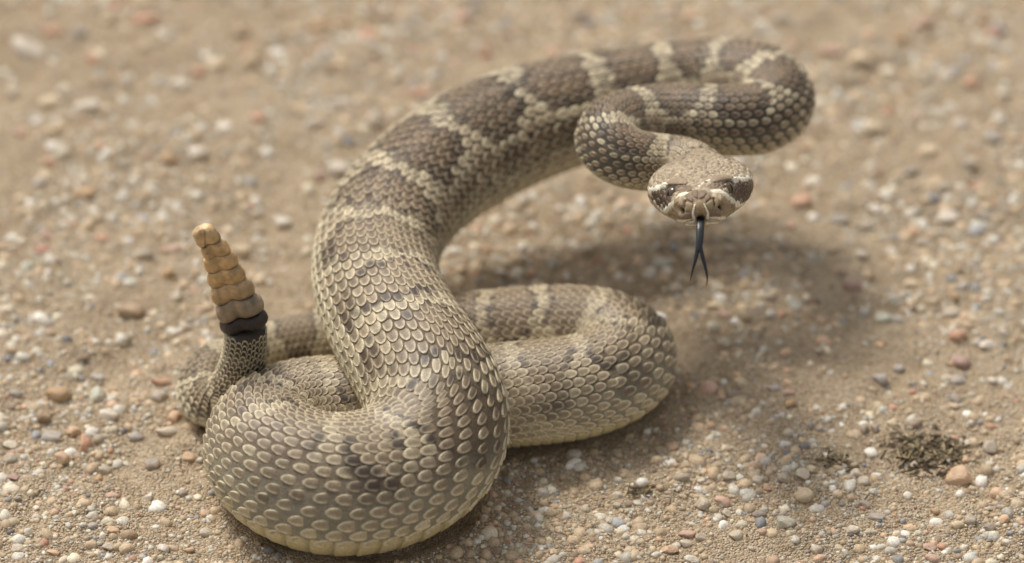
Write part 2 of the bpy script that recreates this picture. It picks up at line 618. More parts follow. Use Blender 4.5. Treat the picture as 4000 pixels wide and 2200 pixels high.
T_, TH_ = np.meshgrid(tt, theta, indexing='ij')
hv = head_pt(T_, TH_)                              # rings x angle x 3
nr = len(tt)
hid = np.arange(nr * NT).reshape(nr, NT)
hq = np.stack([hid[:-1], np.roll(hid[:-1], -1, 1), np.roll(hid[1:], -1, 1), hid[1:]], -1).reshape(-1, 4)
hbvh = BVHTree.FromPolygons(hv.reshape(-1, 3).tolist(), hq.tolist())

def hpx(x, y):
    return 2480 + x * 0.22585, 600 + y * 0.22585

def on_head(x, y):
    """a landmark read off the photograph -> the point of the head it lies on"""
    px, py = hpx(x, y)
    d = at(px, py, 0) - CAMP
    d /= np.linalg.norm(d)
    h = hbvh.ray_cast(Vector(CAMP), Vector(d))
    return None if h[0] is None else (np.array(h[0]), np.array(h[1]))

def line_pts(pl, step=12):
    out = []
    for (x0, y0), (x1, y1) in zip(pl[:-1], pl[1:]):
        n = max(2, int(math.hypot(x1 - x0, y1 - y0) / step))
        for k in range(n + 1):
            r = on_head(x0 + (x1 - x0) * k / n, y0 + (y1 - y0) * k / n)
            if r:
                out.append(r[0])
    return out

def in_poly(x, y, poly):
    c = False
    j = len(poly) - 1
    for i in range(len(poly)):
        xi, yi = poly[i]
        xj, yj = poly[j]
        if (yi > y) != (yj > y) and x < (xj - xi) * (y - yi) / (yj - yi) + xi:
            c = not c
        j = i
    return c

def poly_pts(poly, step=16):
    xs = [p[0] for p in poly]
    ys = [p[1] for p in poly]
    out = []
    for x in np.arange(min(xs), max(xs), step):
        for y in np.arange(min(ys), max(ys), step):
            if in_poly(x, y, poly):
                r = on_head(x, y)
                if r:
                    out.append(r[0])
    return out

def near(P, pts_, rad):
    """0..1 closeness of each vertex to a point set"""
    kd = KDTree(len(pts_))
    for i, p in enumerate(pts_):
        kd.insert(p, i)
    kd.balance()
    d = np.array([kd.find(p)[2] for p in P])
    return 1 - smooth(rad * 0.65, rad * 1.25, d)

HV = hv.reshape(-1, 3)
cen = (HV - SNOUT) @ AX
hnrm = HV - (SNOUT + AX * cen[:, None])
hnrm = hnrm / np.maximum(1e-9, np.linalg.norm(hnrm, axis=1)[:, None])
frontness = np.clip(1 + (cen / CM) / 0.5, 0, 1)[:, None]
hnrm = hnrm * (1 - 0.75 * frontness) + AX * frontness * 0.9
hnrm /= np.linalg.norm(hnrm, axis=1)[:, None]

H_TOP, H_BROWN, H_WHITE = srgb(168, 151, 126), srgb(92, 76, 60), srgb(226, 219, 196)
H_LIP, H_CHIN = srgb(196, 184, 154), srgb(178, 164, 132)
hc = np.zeros((len(HV), 3)) + H_TOP
nz = noise3(HV[:, 0] * 900, HV[:, 1] * 900, HV[:, 2] * 900)
nz2 = noise3(HV[:, 0] * 350, HV[:, 1] * 350, HV[:, 2] * 350)
hc *= (1 + 0.26 * nz + 0.14 * nz2)[:, None]
under = smooth(0.1, 0.6, -((HV - SNOUT) @ HZ) / CM)
hc = hc * (1 - under[:, None]) + H_CHIN * under[:, None]
# blend to the neck pattern
nb = smooth(0.62, 0.95, -cen / HL)[:, None]
hc = hc * (1 - nb) + pattern(np.zeros(len(HV)) + 0.004, TH_.ravel() - 2 * math.pi * (TH_.ravel() > math.pi)) * nb

def paint(k, c):
    global hc
    hc = hc * (1 - k[:, None]) + c * k[:, None]

def dent(pl, rad, depth):
    global HV
    kd = KDTree(len(pl))
    for i, p in enumerate(pl):
        kd.insert(p, i)
    kd.balance()
    d = np.array([kd.find(p)[2] for p in HV0])
    HV = HV - hnrm * (depth * np.exp(-(d / rad) ** 2))[:, None]

HV0 = HV.copy()
L_DARK = [(330, 650), (560, 600), (590, 760), (640, 830), (560, 940), (420, 920), (300, 760)]
R_DARK = [(1690, 510), (2100, 490), (2060, 700), (1900, 860), (1790, 860), (1650, 780)]
for poly in (L_DARK, R_DARK):
    paint(near(HV0, poly_pts(poly), 0.0006), H_BROWN)
for poly in ([(590, 980), (720, 900), (850, 990), (800, 1120), (660, 1130), (575, 1060)],
             [(1450, 900), (1600, 870), (1700, 900), (1760, 1000), (1700, 1060), (1500, 1080)],
             [(880, 820), (1000, 880), (980, 1130), (800, 1140), (850, 980)],
             [(1350, 770), (1450, 960), (1480, 1090), (1300, 1100), (1220, 870)]):
    paint(near(HV0, poly_pts(poly), 0.0006) * 0.75, srgb(140, 118, 90))
for poly in ([(570, 560), (880, 550), (960, 600), (900, 670), (760, 690), (690, 640)],
             [(1340, 525), (1640, 470), (1500, 600), (1340, 630), (1250, 570)],
             [(870, 690), (1090, 630), (1320, 680), (1310, 760), (1200, 820), (1110, 790), (1000, 830), (900, 790)]):
    paint(near(HV0, poly_pts(poly), 0.0005) * 0.7, srgb(122, 103, 85))
STRIPES = [
    ([(245, 640), (340, 605), (440, 585), (560, 560)], 0.00105),
    ([(2110, 430), (1950, 425), (1800, 440), (1690, 478)], 0.00105),
    ([(880, 690), (780, 715), (710, 780), (660, 850), (600, 920), (540, 975), (460, 985)], 0.00105),
    ([(560, 965), (530, 1040)], 0.0008),
    ([(1370, 650), (1480, 650), (1560, 710), (1640, 790), (1780, 880), (1910, 880)], 0.00105),
    ([(570, 548), (700, 548), (880, 552)], 0.00035),
    ([(1340, 515), (1500, 485), (1680, 462)], 0.00035),
    ([(1090, 600), (1130, 545), (1210, 500), (1300, 495)], 0.00035),
    ([(640, 1165), (760, 1170), (880, 1180), (990, 1165)], 0.0009),
    ([(1290, 1120), (1420, 1130), (1560, 1120), (1700, 1090), (1840, 980), (1910, 890)], 0.0009),
    ([(700, 1195), (820, 1225), (1040, 1240)], 0.0004),
    ([(1240, 1210), (1500, 1190), (1750, 1140)], 0.0005),
]
for pl, rad in STRIPES:
    paint(near(HV0, line_pts(pl), rad), H_WHITE)
    dent(line_pts(pl), rad * 0.8, -0.00028)
# relief: pits, nostrils, eye sockets, mouth line, brow ridges
PITS = [(778, 985), (1512, 925)]
NOSTR = [[(850, 830), (855, 930)], [(1378, 790), (1385, 890)]]
for x, y in PITS:
    pp = line_pts([(x - 15, y - 12), (x + 20, y + 15)])
    dent(pp, 0.0009, 0.0022)
    paint(near(HV0, pp, 0.00075), srgb(38, 28, 22))
for pl in NOSTR:
    dent(line_pts(pl), 0.0006, 0.0010)
    paint(near(HV0, line_pts(pl), 0.00035), srgb(70, 55, 40))
MOUTH = [(560, 1110), (700, 1190), (850, 1200), (1000, 1165), (1080, 1110), (1140, 1095), (1210, 1105), (1300, 1145), (1500, 1160), (1720, 1110), (1860, 1010), (1930, 900)]
dent(line_pts(MOUTH), 0.00055, 0.0007)
paint(near(HV0, line_pts(MOUTH[2:9]), 0.00022) * 0.8, srgb(50, 38, 30))
dent(line_pts([(1075, 1125), (1200, 1125)]), 0.0012, 0.0016)
paint(near(HV0, line_pts([(1060, 1120), (1220, 1120)]), 0.0006), srgb(22, 17, 16))
dent(poly_pts([(570, 590), (690, 640), (700, 740), (600, 720)]), 0.0010, 0.0008)
dent(poly_pts([(1570, 570), (1680, 500), (1690, 650), (1620, 680)]), 0.0010, 0.0008)
BROWS = [line_pts([(580, 520), (720, 500), (880, 515)]), line_pts([(1360, 480), (1520, 445), (1660, 430)])]
for b_ in BROWS:
    dent(b_, 0.0022, -0.0013)

# ------------------------------------------------------------------ the body: head and trunk in one continuous skin
ss = np.arange(0.0012, LEN, 0.0016)
S2, TH2 = np.meshgrid(ss, theta, indexing='ij')
bvv = body(S2, TH2)
ths = np.where(TH2 > math.pi, TH2 - 2 * math.pi, TH2)
skin = np.zeros(S2.shape + (3,))
pc = pattern(S2, ths)
lowk = smooth(0.85, 1.5, np.abs(ths))[..., None]
skin = (C_SKIN * 0.5 + pc * 0.30) * (1 - lowk) + (C_SKIN_LOW * 0.75 + pc * 0.2) * lowk
bel = smooth(1.98, 2.1, np.abs(ths))[..., None]
skin = skin * (1 - bel) + C_BELLY * 0.85 * bel
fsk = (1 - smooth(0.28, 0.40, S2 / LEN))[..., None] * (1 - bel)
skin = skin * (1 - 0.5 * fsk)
# head rings run from nape to snout: order snout..nape then trunk
hv2 = HV.reshape(nr, NT, 3)[::-1]
hc2 = hc.reshape(nr, NT, 3)[::-1]
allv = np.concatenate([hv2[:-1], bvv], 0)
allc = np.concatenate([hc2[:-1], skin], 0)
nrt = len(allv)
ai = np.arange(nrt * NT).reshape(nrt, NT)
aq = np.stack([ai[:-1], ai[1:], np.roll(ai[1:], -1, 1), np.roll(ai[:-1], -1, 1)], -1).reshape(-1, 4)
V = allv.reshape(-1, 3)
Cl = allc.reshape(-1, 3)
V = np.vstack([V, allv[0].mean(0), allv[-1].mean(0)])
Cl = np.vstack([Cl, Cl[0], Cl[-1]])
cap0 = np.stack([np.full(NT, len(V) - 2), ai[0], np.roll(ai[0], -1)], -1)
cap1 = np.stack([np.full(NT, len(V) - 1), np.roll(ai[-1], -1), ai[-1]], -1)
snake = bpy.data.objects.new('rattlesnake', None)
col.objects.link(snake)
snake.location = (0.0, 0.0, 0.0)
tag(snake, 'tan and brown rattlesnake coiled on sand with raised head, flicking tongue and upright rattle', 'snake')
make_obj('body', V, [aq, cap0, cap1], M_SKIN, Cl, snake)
body_bvh = BVHTree.FromPolygons(bvv.reshape(-1, 3).tolist() + HV.tolist(),
    [tuple(q) for q in np.stack([ai[:len(ss) - 1], ai[1:len(ss)], np.roll(ai[1:len(ss)], -1, 1), np.roll(ai[:len(ss) - 1], -1, 1)], -1).reshape(-1, 4).tolist()]
    + (hq + bvv.shape[0] * NT).tolist())

# ------------------------------------------------------------------ scales
NA = np.array([-1, -0.6, -0.2, 0.2, 0.5, 0.76, 0.92, 0.985, 1.0])
NB = np.array([-1, -0.965, -0.8, -0.52, -0.2, 0.2, 0.52, 0.8, 0.965, 1])
GA, GB = np.meshgrid(NA, NB, indexing='ij')
nga, ngb = GA.shape
gi = np.arange(nga * ngb).reshape(nga, ngb)
SQF = np.stack([gi[:-1, :-1], gi[:-1, 1:], gi[1:, 1:], gi[1:, :-1]], -1).reshape(-1, 4)

def outline(a, point):
    p = np.where(a > -0.2, np.clip(1 - ((a + 0.2) / 1.2) ** 2, 0, 1) ** (0.55 + 0.42 * point), 0.55 + 0.45 * np.sqrt(np.clip(1 - ((a + 0.2) / 0.85) ** 2, 0, 1)))
    return p

def row_count(u):
    if u < 0.20:
        return 19
    if u < 0.29:
        return 21
    if u < 0.37:
        return 23
    if u < 0.72:
        return 25
    if u < 0.82:
        return 21
    return 19 if u < 0.93 else 15

ROWSETS = {}
for n_ in (15, 19, 21, 23, 25):
    rp_ = np.linspace(-1, 1, n_)
    th_ = np.sign(rp_) * np.abs(rp_) ** 1.22 * 2.03
    ROWSETS[n_] = (th_, np.gradient(th_))
stations = []
sc_s, sc_t, sc_w, sc_l, sc_low = [], [], [], [], []
s0 = 0.0
while s0 < LEN - 0.0015:
    r = float(itp(RR, max(s0, 0)))
    n_ = row_count(s0 / LEN)
    rowth, rowgap = ROWSETS[n_]
    g_ = 4.06 / (n_ - 1)
    step = 1.13 * g_ * r
    stations.append(s0)
    for j in range(n_):
        so = s0 + (0.5 * step if j % 2 else 0.0)
        if so < 0.0005 or so > LEN - 0.001:
            continue
        lowq = max(0.0, (abs(rowth[j]) - 1.05) / 0.9)
        sc_s.append(so + rng.normal(0, 0.006) * r)
        sc_t.append(rowth[j] + rng.normal(0, 0.006))
        sc_w.append(rowgap[j] * r * (1.0 + 0.12 * lowq) * (1 + rng.normal(0, 0.04)))
        sc_l.append(g_ * r * (1.48 + 0.18 * lowq) * (1 + rng.normal(0, 0.04)))
        sc_low.append(lowq)
    s0 += step
sc_s, sc_t, sc_w, sc_l, sc_low = map(np.array, (sc_s, sc_t, sc_w, sc_l, sc_low))
n_sc = len(sc_s)
st0 = stretch(sc_s, sc_t)
fat = np.clip(1.12 - (st0 - 1.0) * 0.55, 0.80 + 0.12 * np.clip(sc_low, 0, 1), 1.12)      # stretched skin: the scales stand apart
fore = 1 - smooth(0.28, 0.40, sc_s / LEN)
fat = fat * (1 - 0.16 * fore) * (1 - 0.13 * np.clip(sc_low * 1.4, 0, 1))
sc_l = sc_l * np.clip(st0, 0.62, 1.0) * (1 - 0.18 * fore)
tilt = rng.normal(0, 0.05, n_sc)
aa = GA[None] * (sc_l / 2)[:, None, None]
bb = GB[None] * outline(GA[None], sc_low[:, None, None]) * (sc_w * fat / 2)[:, None, None]
a_r = aa * np.cos(tilt)[:, None, None] - bb * np.sin(tilt)[:, None, None]
b_r = aa * np.sin(tilt)[:, None, None] + bb * np.cos(tilt)[:, None, None]
# each scale keeps its own shape: it is laid on the skin in the local tangent frame
h_ = 0.0015
P0 = body(sc_s, sc_t)
Pf, Pb = body(sc_s + h_, sc_t), body(sc_s - h_, sc_t)
Nn = body_nrm(sc_s, sc_t)
E1 = Pf - Pb
E1 -= Nn * (E1 * Nn).sum(1)[:, None]
L1 = np.linalg.norm(E1, axis=1)
flat_t = itp(TT, sc_s)
wk = np.clip(L1 / (2 * h_) / 0.3, 0, 1)[:, None]
E1 = E1 / np.maximum(L1, 1e-7)[:, None] * wk + flat_t * (1 - wk)
E1 -= Nn * (E1 * Nn).sum(1)[:, None]
E1 /= np.linalg.norm(E1, axis=1)[:, None]
E2 = np.cross(Nn, E1)
kap = ((Pf + Pb - 2 * P0) * Nn).sum(1) / np.maximum((L1 / 2) ** 2, (0.5 * h_) ** 2)   # bend along the scale
kap = np.clip(kap, -60, 25)
rs = itp(RR, sc_s)
hb = sc_w[:, None, None]
lift = -0.02 + 0.19 * (GA[None] * 0.5 + 0.5) ** 0.8
keel = np.exp(-(GB[None] / 0.2) ** 2) * 0.06 * (1 - np.clip(sc_low, 0, 1))[:, None, None]
dish = -0.06 * (1 - GB[None] ** 2) * (GA[None] > -0.6) * (0.3 + sc_low[:, None, None])
edge = (np.abs(GB[None]) > 0.98) | (GA[None] > 0.99) | (GA[None] < -0.98)
hgt = np.where(edge, -0.06, lift + keel + dish) * hb
hgt = hgt - b_r ** 2 / (2 * rs[:, None, None]) + 0.5 * kap[:, None, None] * a_r ** 2
P = P0[:, None, None] + E1[:, None, None] * a_r[..., None] + E2[:, None, None] * b_r[..., None] + Nn[:, None, None] * hgt[..., None]
s_v = sc_s[:, None, None] + a_r / np.clip(st0, 0.6, 3)[:, None, None]
sgn = np.sign((np.cross(Nn, E1) * (body(sc_s, sc_t + 0.02) - P0)).sum(1))
t_v = sc_t[:, None, None] + sgn[:, None, None] * b_r / rs[:, None, None]
ctr_s = 0.62 * sc_s[:, None, None] + 0.38 * s_v
ctr_t = 0.62 * sc_t[:, None, None] + 0.38 * t_v
pc = pattern(np.clip(ctr_s, 0, LEN), ctr_t)
pk = (0.5 * np.clip(sc_low * 1.6 - 0.3, 0, 1))[:, None, None, None]
pc = pc * (1 - pk) + C_LOW * pk
rim = np.clip((np.abs(GB[None]) - 0.52) / 0.28, 0, 1) * (GA[None] > -0.5)
rim = np.maximum(rim, np.clip((GA[None] - 0.5) / 0.26, 0, 1))
u_sc = sc_s / LEN
tone = (1 + rng.normal(0, 1, n_sc) * (0.09 + 0.09 * (u_sc < 0.38)))[:, None, None, None]
rimamt = 0.64 + 0.32 * np.clip(sc_low, 0, 1)
rimcol = C_PALE * 1.12
kk = (rim * rimamt[:, None, None])[..., None]
lum = pc.mean(-1, keepdims=True)
kk = kk * np.clip(0.25 + lum * 2.6, 0, 1)
kk = np.maximum(kk, (rim * 0.6 * smooth(0.955, 0.975, u_sc)[:, None, None])[..., None])
cols = pc * tone * (1 - kk) + rimcol * kk
# brown speckled middles on the lower rows, thin dark keel line above
sp = np.clip(noise3(P[..., 0] * 1500, P[..., 1] * 1500, P[..., 2] * 1500) * 1.6, 0, 1)
mid = np.clip(1 - np.abs(GB[None]) * 1.15, 0, 1) * (np.abs(GA[None]) < 0.8)
cols = cols * (1 - (0.34 * mid * (0.5 + 0.5 * sp) * np.clip(0.35 + sc_low, 0, 1)[:, None, None])[..., None])
cols = cols * (1 - (0.2 * (np.abs(GB[None]) < 0.3) * (GA[None] < 0.7) * (1 - np.clip(sc_low, 0, 1))[:, None, None])[..., None])
cols = np.clip(cols, 0.004, 0.85)

# which scales show largest in the picture
cpt = body(sc_s, sc_t)
cnn = body_nrm(sc_s, sc_t)
vd = CAMP - cpt
vdist = np.linalg.norm(vd, axis=1)
facing = (cnn * vd).sum(1) / vdist
area = sc_l * sc_w * np.clip(facing, 0, 1) / vdist ** 2
ppx = to_px(cpt)
order = np.argsort(-area)
chosen = []
for i in order:
    if facing[i] < 0.15 or not (0 < ppx[i, 0] < 4000 and 0 < ppx[i, 1] < 2200):
        continue
    o = Vector(cpt[i] + cnn[i] * 0.0012)
    if body_bvh.ray_cast(o, Vector(vd[i] / vdist[i]))[0] is not None:
        continue
    chosen.append(i)
    if len(chosen) == 300:
        break
chosen = np.array(chosen)
rest = np.setdiff1d(np.arange(n_sc), chosen)
VN = nga * ngb
def scale_faces(n):
    return (SQF[None] + (np.arange(n) * VN)[:, None, None]).reshape(-1, 4)
rs_o = make_obj('scales', P[rest].reshape(-1, 3), scale_faces(len(rest)), M_SCALE, cols[rest].reshape(-1, 3), snake)
tag(rs_o, kind='stuff')
for i in chosen:
    make_obj('scale', P[i].reshape(-1, 3), SQF, M_SCALE, cols[i].reshape(-1, 3), snake)

# ------------------------------------------------------------------ belly scutes
BA = np.array([-1, -0.5, 0.0, 0.5, 0.85, 1.0])
BT = np.linspace(-1, 1, 17)
BGA, BGT = np.meshgrid(BA, BT, indexing='ij')
bgi = np.arange(BGA.size).reshape(BGA.shape)
BF = np.stack([bgi[:-1, :-1], bgi[:-1, 1:], bgi[1:, 1:], bgi[1:, :-1]], -1).reshape(-1, 4)
bs = np.array([x for x in stations if 0.004 < x < LEN - 0.004])
half = math.pi - 1.95
scute_s = bs[:, None, None] + BGA[None] * (np.gradient(bs) * 0.75)[:, None, None]
edge_round = np.abs(BGT[None]) ** 4 * 0.5
scute_s = scute_s - edge_round * (itp(RR, bs) * 0.10)[:, None, None]
scute_t = math.pi + BGT[None] * half + 0 * scute_s
sh = np.where((BGA[None] > 0.95) | (np.abs(BGT[None]) > 0.99), -0.004, 0.008 + 0.022 * (BGA[None] * 0.5 + 0.5)) * itp(RR, bs)[:, None, None]
SP = body(scute_s, scute_t) + body_nrm(scute_s, scute_t) * sh[..., None]
bcol = np.zeros(SP.shape) + C_BELLY
bn = noise3(SP[..., 0] * 600, SP[..., 1] * 600, SP[..., 2] * 600)
bcol = bcol * (1 + 0.08 * bn - 0.22 * np.clip(np.abs(BGT[None]) - 0.75, 0, 1) * (bn > 0.1))[..., None]
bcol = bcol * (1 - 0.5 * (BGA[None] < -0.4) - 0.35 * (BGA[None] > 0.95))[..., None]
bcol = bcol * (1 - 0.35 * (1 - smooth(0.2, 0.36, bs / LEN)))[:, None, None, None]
bpx = to_px(body(bs, np.zeros(len(bs)) + math.pi))
evis = []
for k in range(len(bs)):
    v_ = False
    for sg in (-1, 1):
        tv = math.pi + sg * half * 0.8
        p = body(np.array([bs[k]]), np.array([tv]))[0]
        n = body_nrm(np.array([bs[k]]), np.array([tv]))[0]
        d = CAMP - p
        d /= np.linalg.norm(d)
        if n @ d > 0.02 and body_bvh.ray_cast(Vector(p + n * 0.0012), Vector(d))[0] is None:
            v_ = True
    evis.append(v_)
evis = np.array(evis)
vis_k = np.where(evis)[0]
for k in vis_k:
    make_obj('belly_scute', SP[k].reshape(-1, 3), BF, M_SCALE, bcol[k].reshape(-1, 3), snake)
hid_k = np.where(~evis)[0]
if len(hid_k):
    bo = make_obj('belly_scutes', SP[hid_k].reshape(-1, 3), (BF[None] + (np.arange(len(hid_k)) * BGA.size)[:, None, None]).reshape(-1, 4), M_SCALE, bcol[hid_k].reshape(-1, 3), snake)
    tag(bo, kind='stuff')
print('scales', n_sc, 'visible scutes', len(vis_k))

# ------------------------------------------------------------------ head: small scales, plates, eyes, tongue
hbvh2 = BVHTree.FromPolygons(HV.tolist(), hq.tolist())

def on_head2(x, y):
    px, py = hpx(x, y)
    d = at(px, py, 0) - CAMP
    d /= np.linalg.norm(d)
    h = hbvh2.ray_cast(Vector(CAMP), Vector(d))
    if h[0] is None:
        return None
    n = np.array(h[1])
    if n @ d > 0:
        n = -n
    return np.array(h[0]), n

def head_plate(name, poly, c, rise=0.0004, rimc=None, parent=snake, label=None):
    """a raised plate whose outline follows landmarks on the head"""
    poly = [np.array(p, float) for p in poly]
    dense = []
    for p, q in zip(poly, poly[1:] + poly[:1]):
        for k in range(4):
            dense.append(p + (q - p) * k / 4)
    ctr = np.mean(poly, 0)
    rings, vs, cs = [1.0, 0.97, 0.86, 0.5], [], []
    for ri, f in enumerate(rings):
        for p in dense:
            q = ctr + (p - ctr) * f
            r = on_head2(*q)
            if r is None:
                return None
            h = -0.0002 if ri == 0 else rise * (0.7, 1.0, 1.1)[ri - 1]
            vs.append(r[0] + r[1] * h)
            cs.append((rimc if (rimc is not None and ri < 3 and ri != 2) else c))
    r = on_head2(*ctr)
    vs.append(r[0] + r[1] * rise * 1.15)
    cs.append(c)
    n = len(dense)
    fq = []
    for ri in range(3):
        for k in range(n):
            fq.append((ri * n + k, ri * n + (k + 1) % n, (ri + 1) * n + (k + 1) % n, (ri + 1) * n + k))
    ft = [(3 * n + k, 3 * n + (k + 1) % n, 4 * n) for k in range(n)]
    return make_obj(name, np.array(vs), [np.array(fq), np.array(ft)], M_HEAD, np.array(cs), parent)

ros = head_plate('rostral_plate', [(1012, 1128), (1008, 1040), (1040, 900), (1075, 825), (1130, 805), (1180, 830), (1225, 910), (1262, 1040), (1275, 1120), (1205, 1085), (1145, 1072), (1085, 1085)], srgb(150, 128, 96), 0.0007)
if ros:
    for pl in ([(990, 1125), (985, 1040), (1025, 885), (1055, 870), (1030, 1030), (1035, 1125)],
               [(1285, 1118), (1285, 1020), (1205, 870), (1180, 860), (1240, 1010), (1250, 1118)]):
        head_plate('rostral_border', pl, H_WHITE, 0.0009, parent=ros)
BR, TN, BW = srgb(126, 106, 86), srgb(158, 138, 108), srgb(150, 131, 107)
for nm, pl, c in [
    ('brow_plate', [(565, 545), (590, 470), (740, 425), (900, 445), (925, 515), (880, 545), (700, 540)], BW),
    ('brow_plate', [(1300, 460), (1340, 405), (1480, 375), (1630, 390), (1680, 450), (1550, 470), (1350, 510)], BW),
    ('snout_plate', [(985, 650), (1085, 640), (1090, 780), (1030, 760), (980, 700)], BR),
    ('snout_plate', [(1112, 650), (1215, 640), (1245, 690), (1190, 765), (1115, 785)], BR),
    ('snout_plate', [(870, 720), (930, 690), (1010, 790), (1000, 850), (900, 795)], BR),
    ('snout_plate', [(1205, 785), (1290, 700), (1320, 760), (1225, 850)], BR),
    ('snout_plate', [(890, 560), (960, 560), (985, 640), (900, 670)], BR),
    ('nasal_plate', [(890, 830), (1000, 880), (975, 990), (880, 985)], TN),
    ('nasal_plate', [(1345, 780), (1355, 950), (1290, 975), (1225, 870)], TN),
    ('nasal_plate', [(760, 830), (835, 760), (840, 920), (770, 920)], TN),
    ('nasal_plate', [(1395, 720), (1440, 780), (1440, 900), (1400, 930)], TN),
    ('cheek_plate', [(680, 800), (780, 740), (750, 850), (690, 900)], TN),
    ('cheek_plate', [(1460, 720), (1540, 730), (1600, 820), (1480, 850)], TN),
    ('lip_plate', [(860, 1030), (975, 1020), (985, 1130), (860, 1140)], BR),
    ('lip_plate', [(1295, 1000), (1380, 1000), (1390, 1090), (1295, 1095)], BR),
    ('lip_plate', [(1395, 1005), (1480, 1040), (1480, 1095), (1400, 1090)], BR),
    ('lip_plate', [(760, 1050), (850, 1060), (850, 1140), (760, 1130)], BR),
    ('lip_plate', [(640, 1060), (740, 1060), (745, 1120), (660, 1130)], BR),
    ('lip_plate', [(1590, 960), (1680, 950), (1690, 1050), (1600, 1070)], BR),
]:
    head_plate(nm, pl, c, 0.00035, rimc=c * 1.35)

# lower lip shields
for k, x in enumerate(np.linspace(700, 1010, 6)):
    y = 1215 + 35 * (x - 700) / 310
    head_plate('chin_shield', [(x, y), (x + 48, y + 5), (x + 50, y + 55), (x + 6, y + 42)], srgb(150, 132, 100), 0.0003, rimc=H_LIP)
for k, x in enumerate(np.linspace(1250, 1680, 8)):
    y = 1215 - 55 * (x - 1250) / 430
    head_plate('chin_shield', [(x, y), (x + 48, y - 6), (x + 44, y + 42), (x - 2, y + 52)], srgb(150, 132, 100), 0.0003, rimc=H_LIP)

# small head scales: scattered domes
def head_scales():
    z_l = (HV - SNOUT) @ HZ / CM
    x_l = np.abs((HV - SNOUT) @ HX) / CM
    t_l = -cen / CM
    cand = rng.permutation(len(HV))
    cell = {}
    acc = []
    top = z_l > 0.3
    for i in cand:
        t = t_l[i]
        if t < 0.75 or t > HLC - 0.1:
            continue
        if z_l[i] > 0.28 and x_l[i] < 1.25:
            dmin = 0.00115 + 0.0004 * smooth(2.2, 4, t)
        else:
            dmin = 0.0018
        if hc[i].mean() > 0.42:
            continue
        p = HV[i]
        key = tuple((p / 0.002).astype(int))
        ok = True
        for a in (-1, 0, 1):
            for b in (-1, 0, 1):
                for c in (-1, 0, 1):
                    for (q, dq) in cell.get((key[0] + a, key[1] + b, key[2] + c), ()):
                        if np.sum((q - p) ** 2) < (0.5 * (dmin + dq)) ** 2:
                            ok = False
                            break
                    if not ok:
                        break
                if not ok:
                    break
            if not ok:
                break
        if ok:
            cell.setdefault(key, []).append((p, dmin))
            acc.append((i, dmin))
    vs, fs, cs, fo = [], [], [], 0
    f3 = []
    for i, dm in acc:
        p = HV[i]
        n = np.array(hbvh2.find_nearest(Vector(p))[1])
        if n @ hnrm[i] < 0:
            n = -n
        t1 = -AX - n * (-AX @ n)
        t1 /= np.linalg.norm(t1)
        t2 = np.cross(n, t1)
        base = hc[i]
        lum_ = base.mean()
        c_in = base * (0.84 + rng.normal(0, 0.15))
        c_rim = np.clip(base * 1.2 + (0.09 if lum_ < 0.16 else 0.03), 0, 0.8)
        for rr, hh, cc in ((0.62, -0.0002, c_rim), (0.56, 0.00006, c_rim), (0.43, 0.0002, c_in)):
            for k in range(8):
                a = 2 * math.pi * k / 8
                el = 1.18 if math.cos(a) > 0 else 1.0
                vs.append(p + t1 * (math.cos(a) * rr * dm * el) + t2 * (math.sin(a) * rr * dm * 0.92) + n * hh)
                cs.append(cc)
        vs.append(p + n * 0.00023)
        cs.append(c_in)
        for ri in range(2):
            for k in range(8):
                fs.append((fo + ri * 8 + k, fo + ri * 8 + (k + 1) % 8, fo + ri * 8 + 8 + (k + 1) % 8, fo + ri * 8 + 8 + k))
        for k in range(8):
            f3.append((fo + 16 + k, fo + 16 + (k + 1) % 8, fo + 24))
        fo += 25
    o = make_obj('head_scales', np.array(vs), [np.array(fs), np.array(f3)], M_HEAD, np.array(cs), snake)
    tag(o, kind='stuff')
head_scales()

def uv_sphere(n=20, m=12):
    vs, fs = [], []
    for i in range(m + 1):
        for j in range(n):
            a, b = math.pi * i / m, 2 * math.pi * j / n
            vs.append((math.sin(a) * math.cos(b), math.sin(a) * math.sin(b), math.cos(a)))
    for i in range(m):
        for j in range(n):
            fs.append((i * n + j, i * n + (j + 1) % n, (i + 1) * n + (j + 1) % n, (i + 1) * n + j))
    return np.array(vs), np.array(fs)

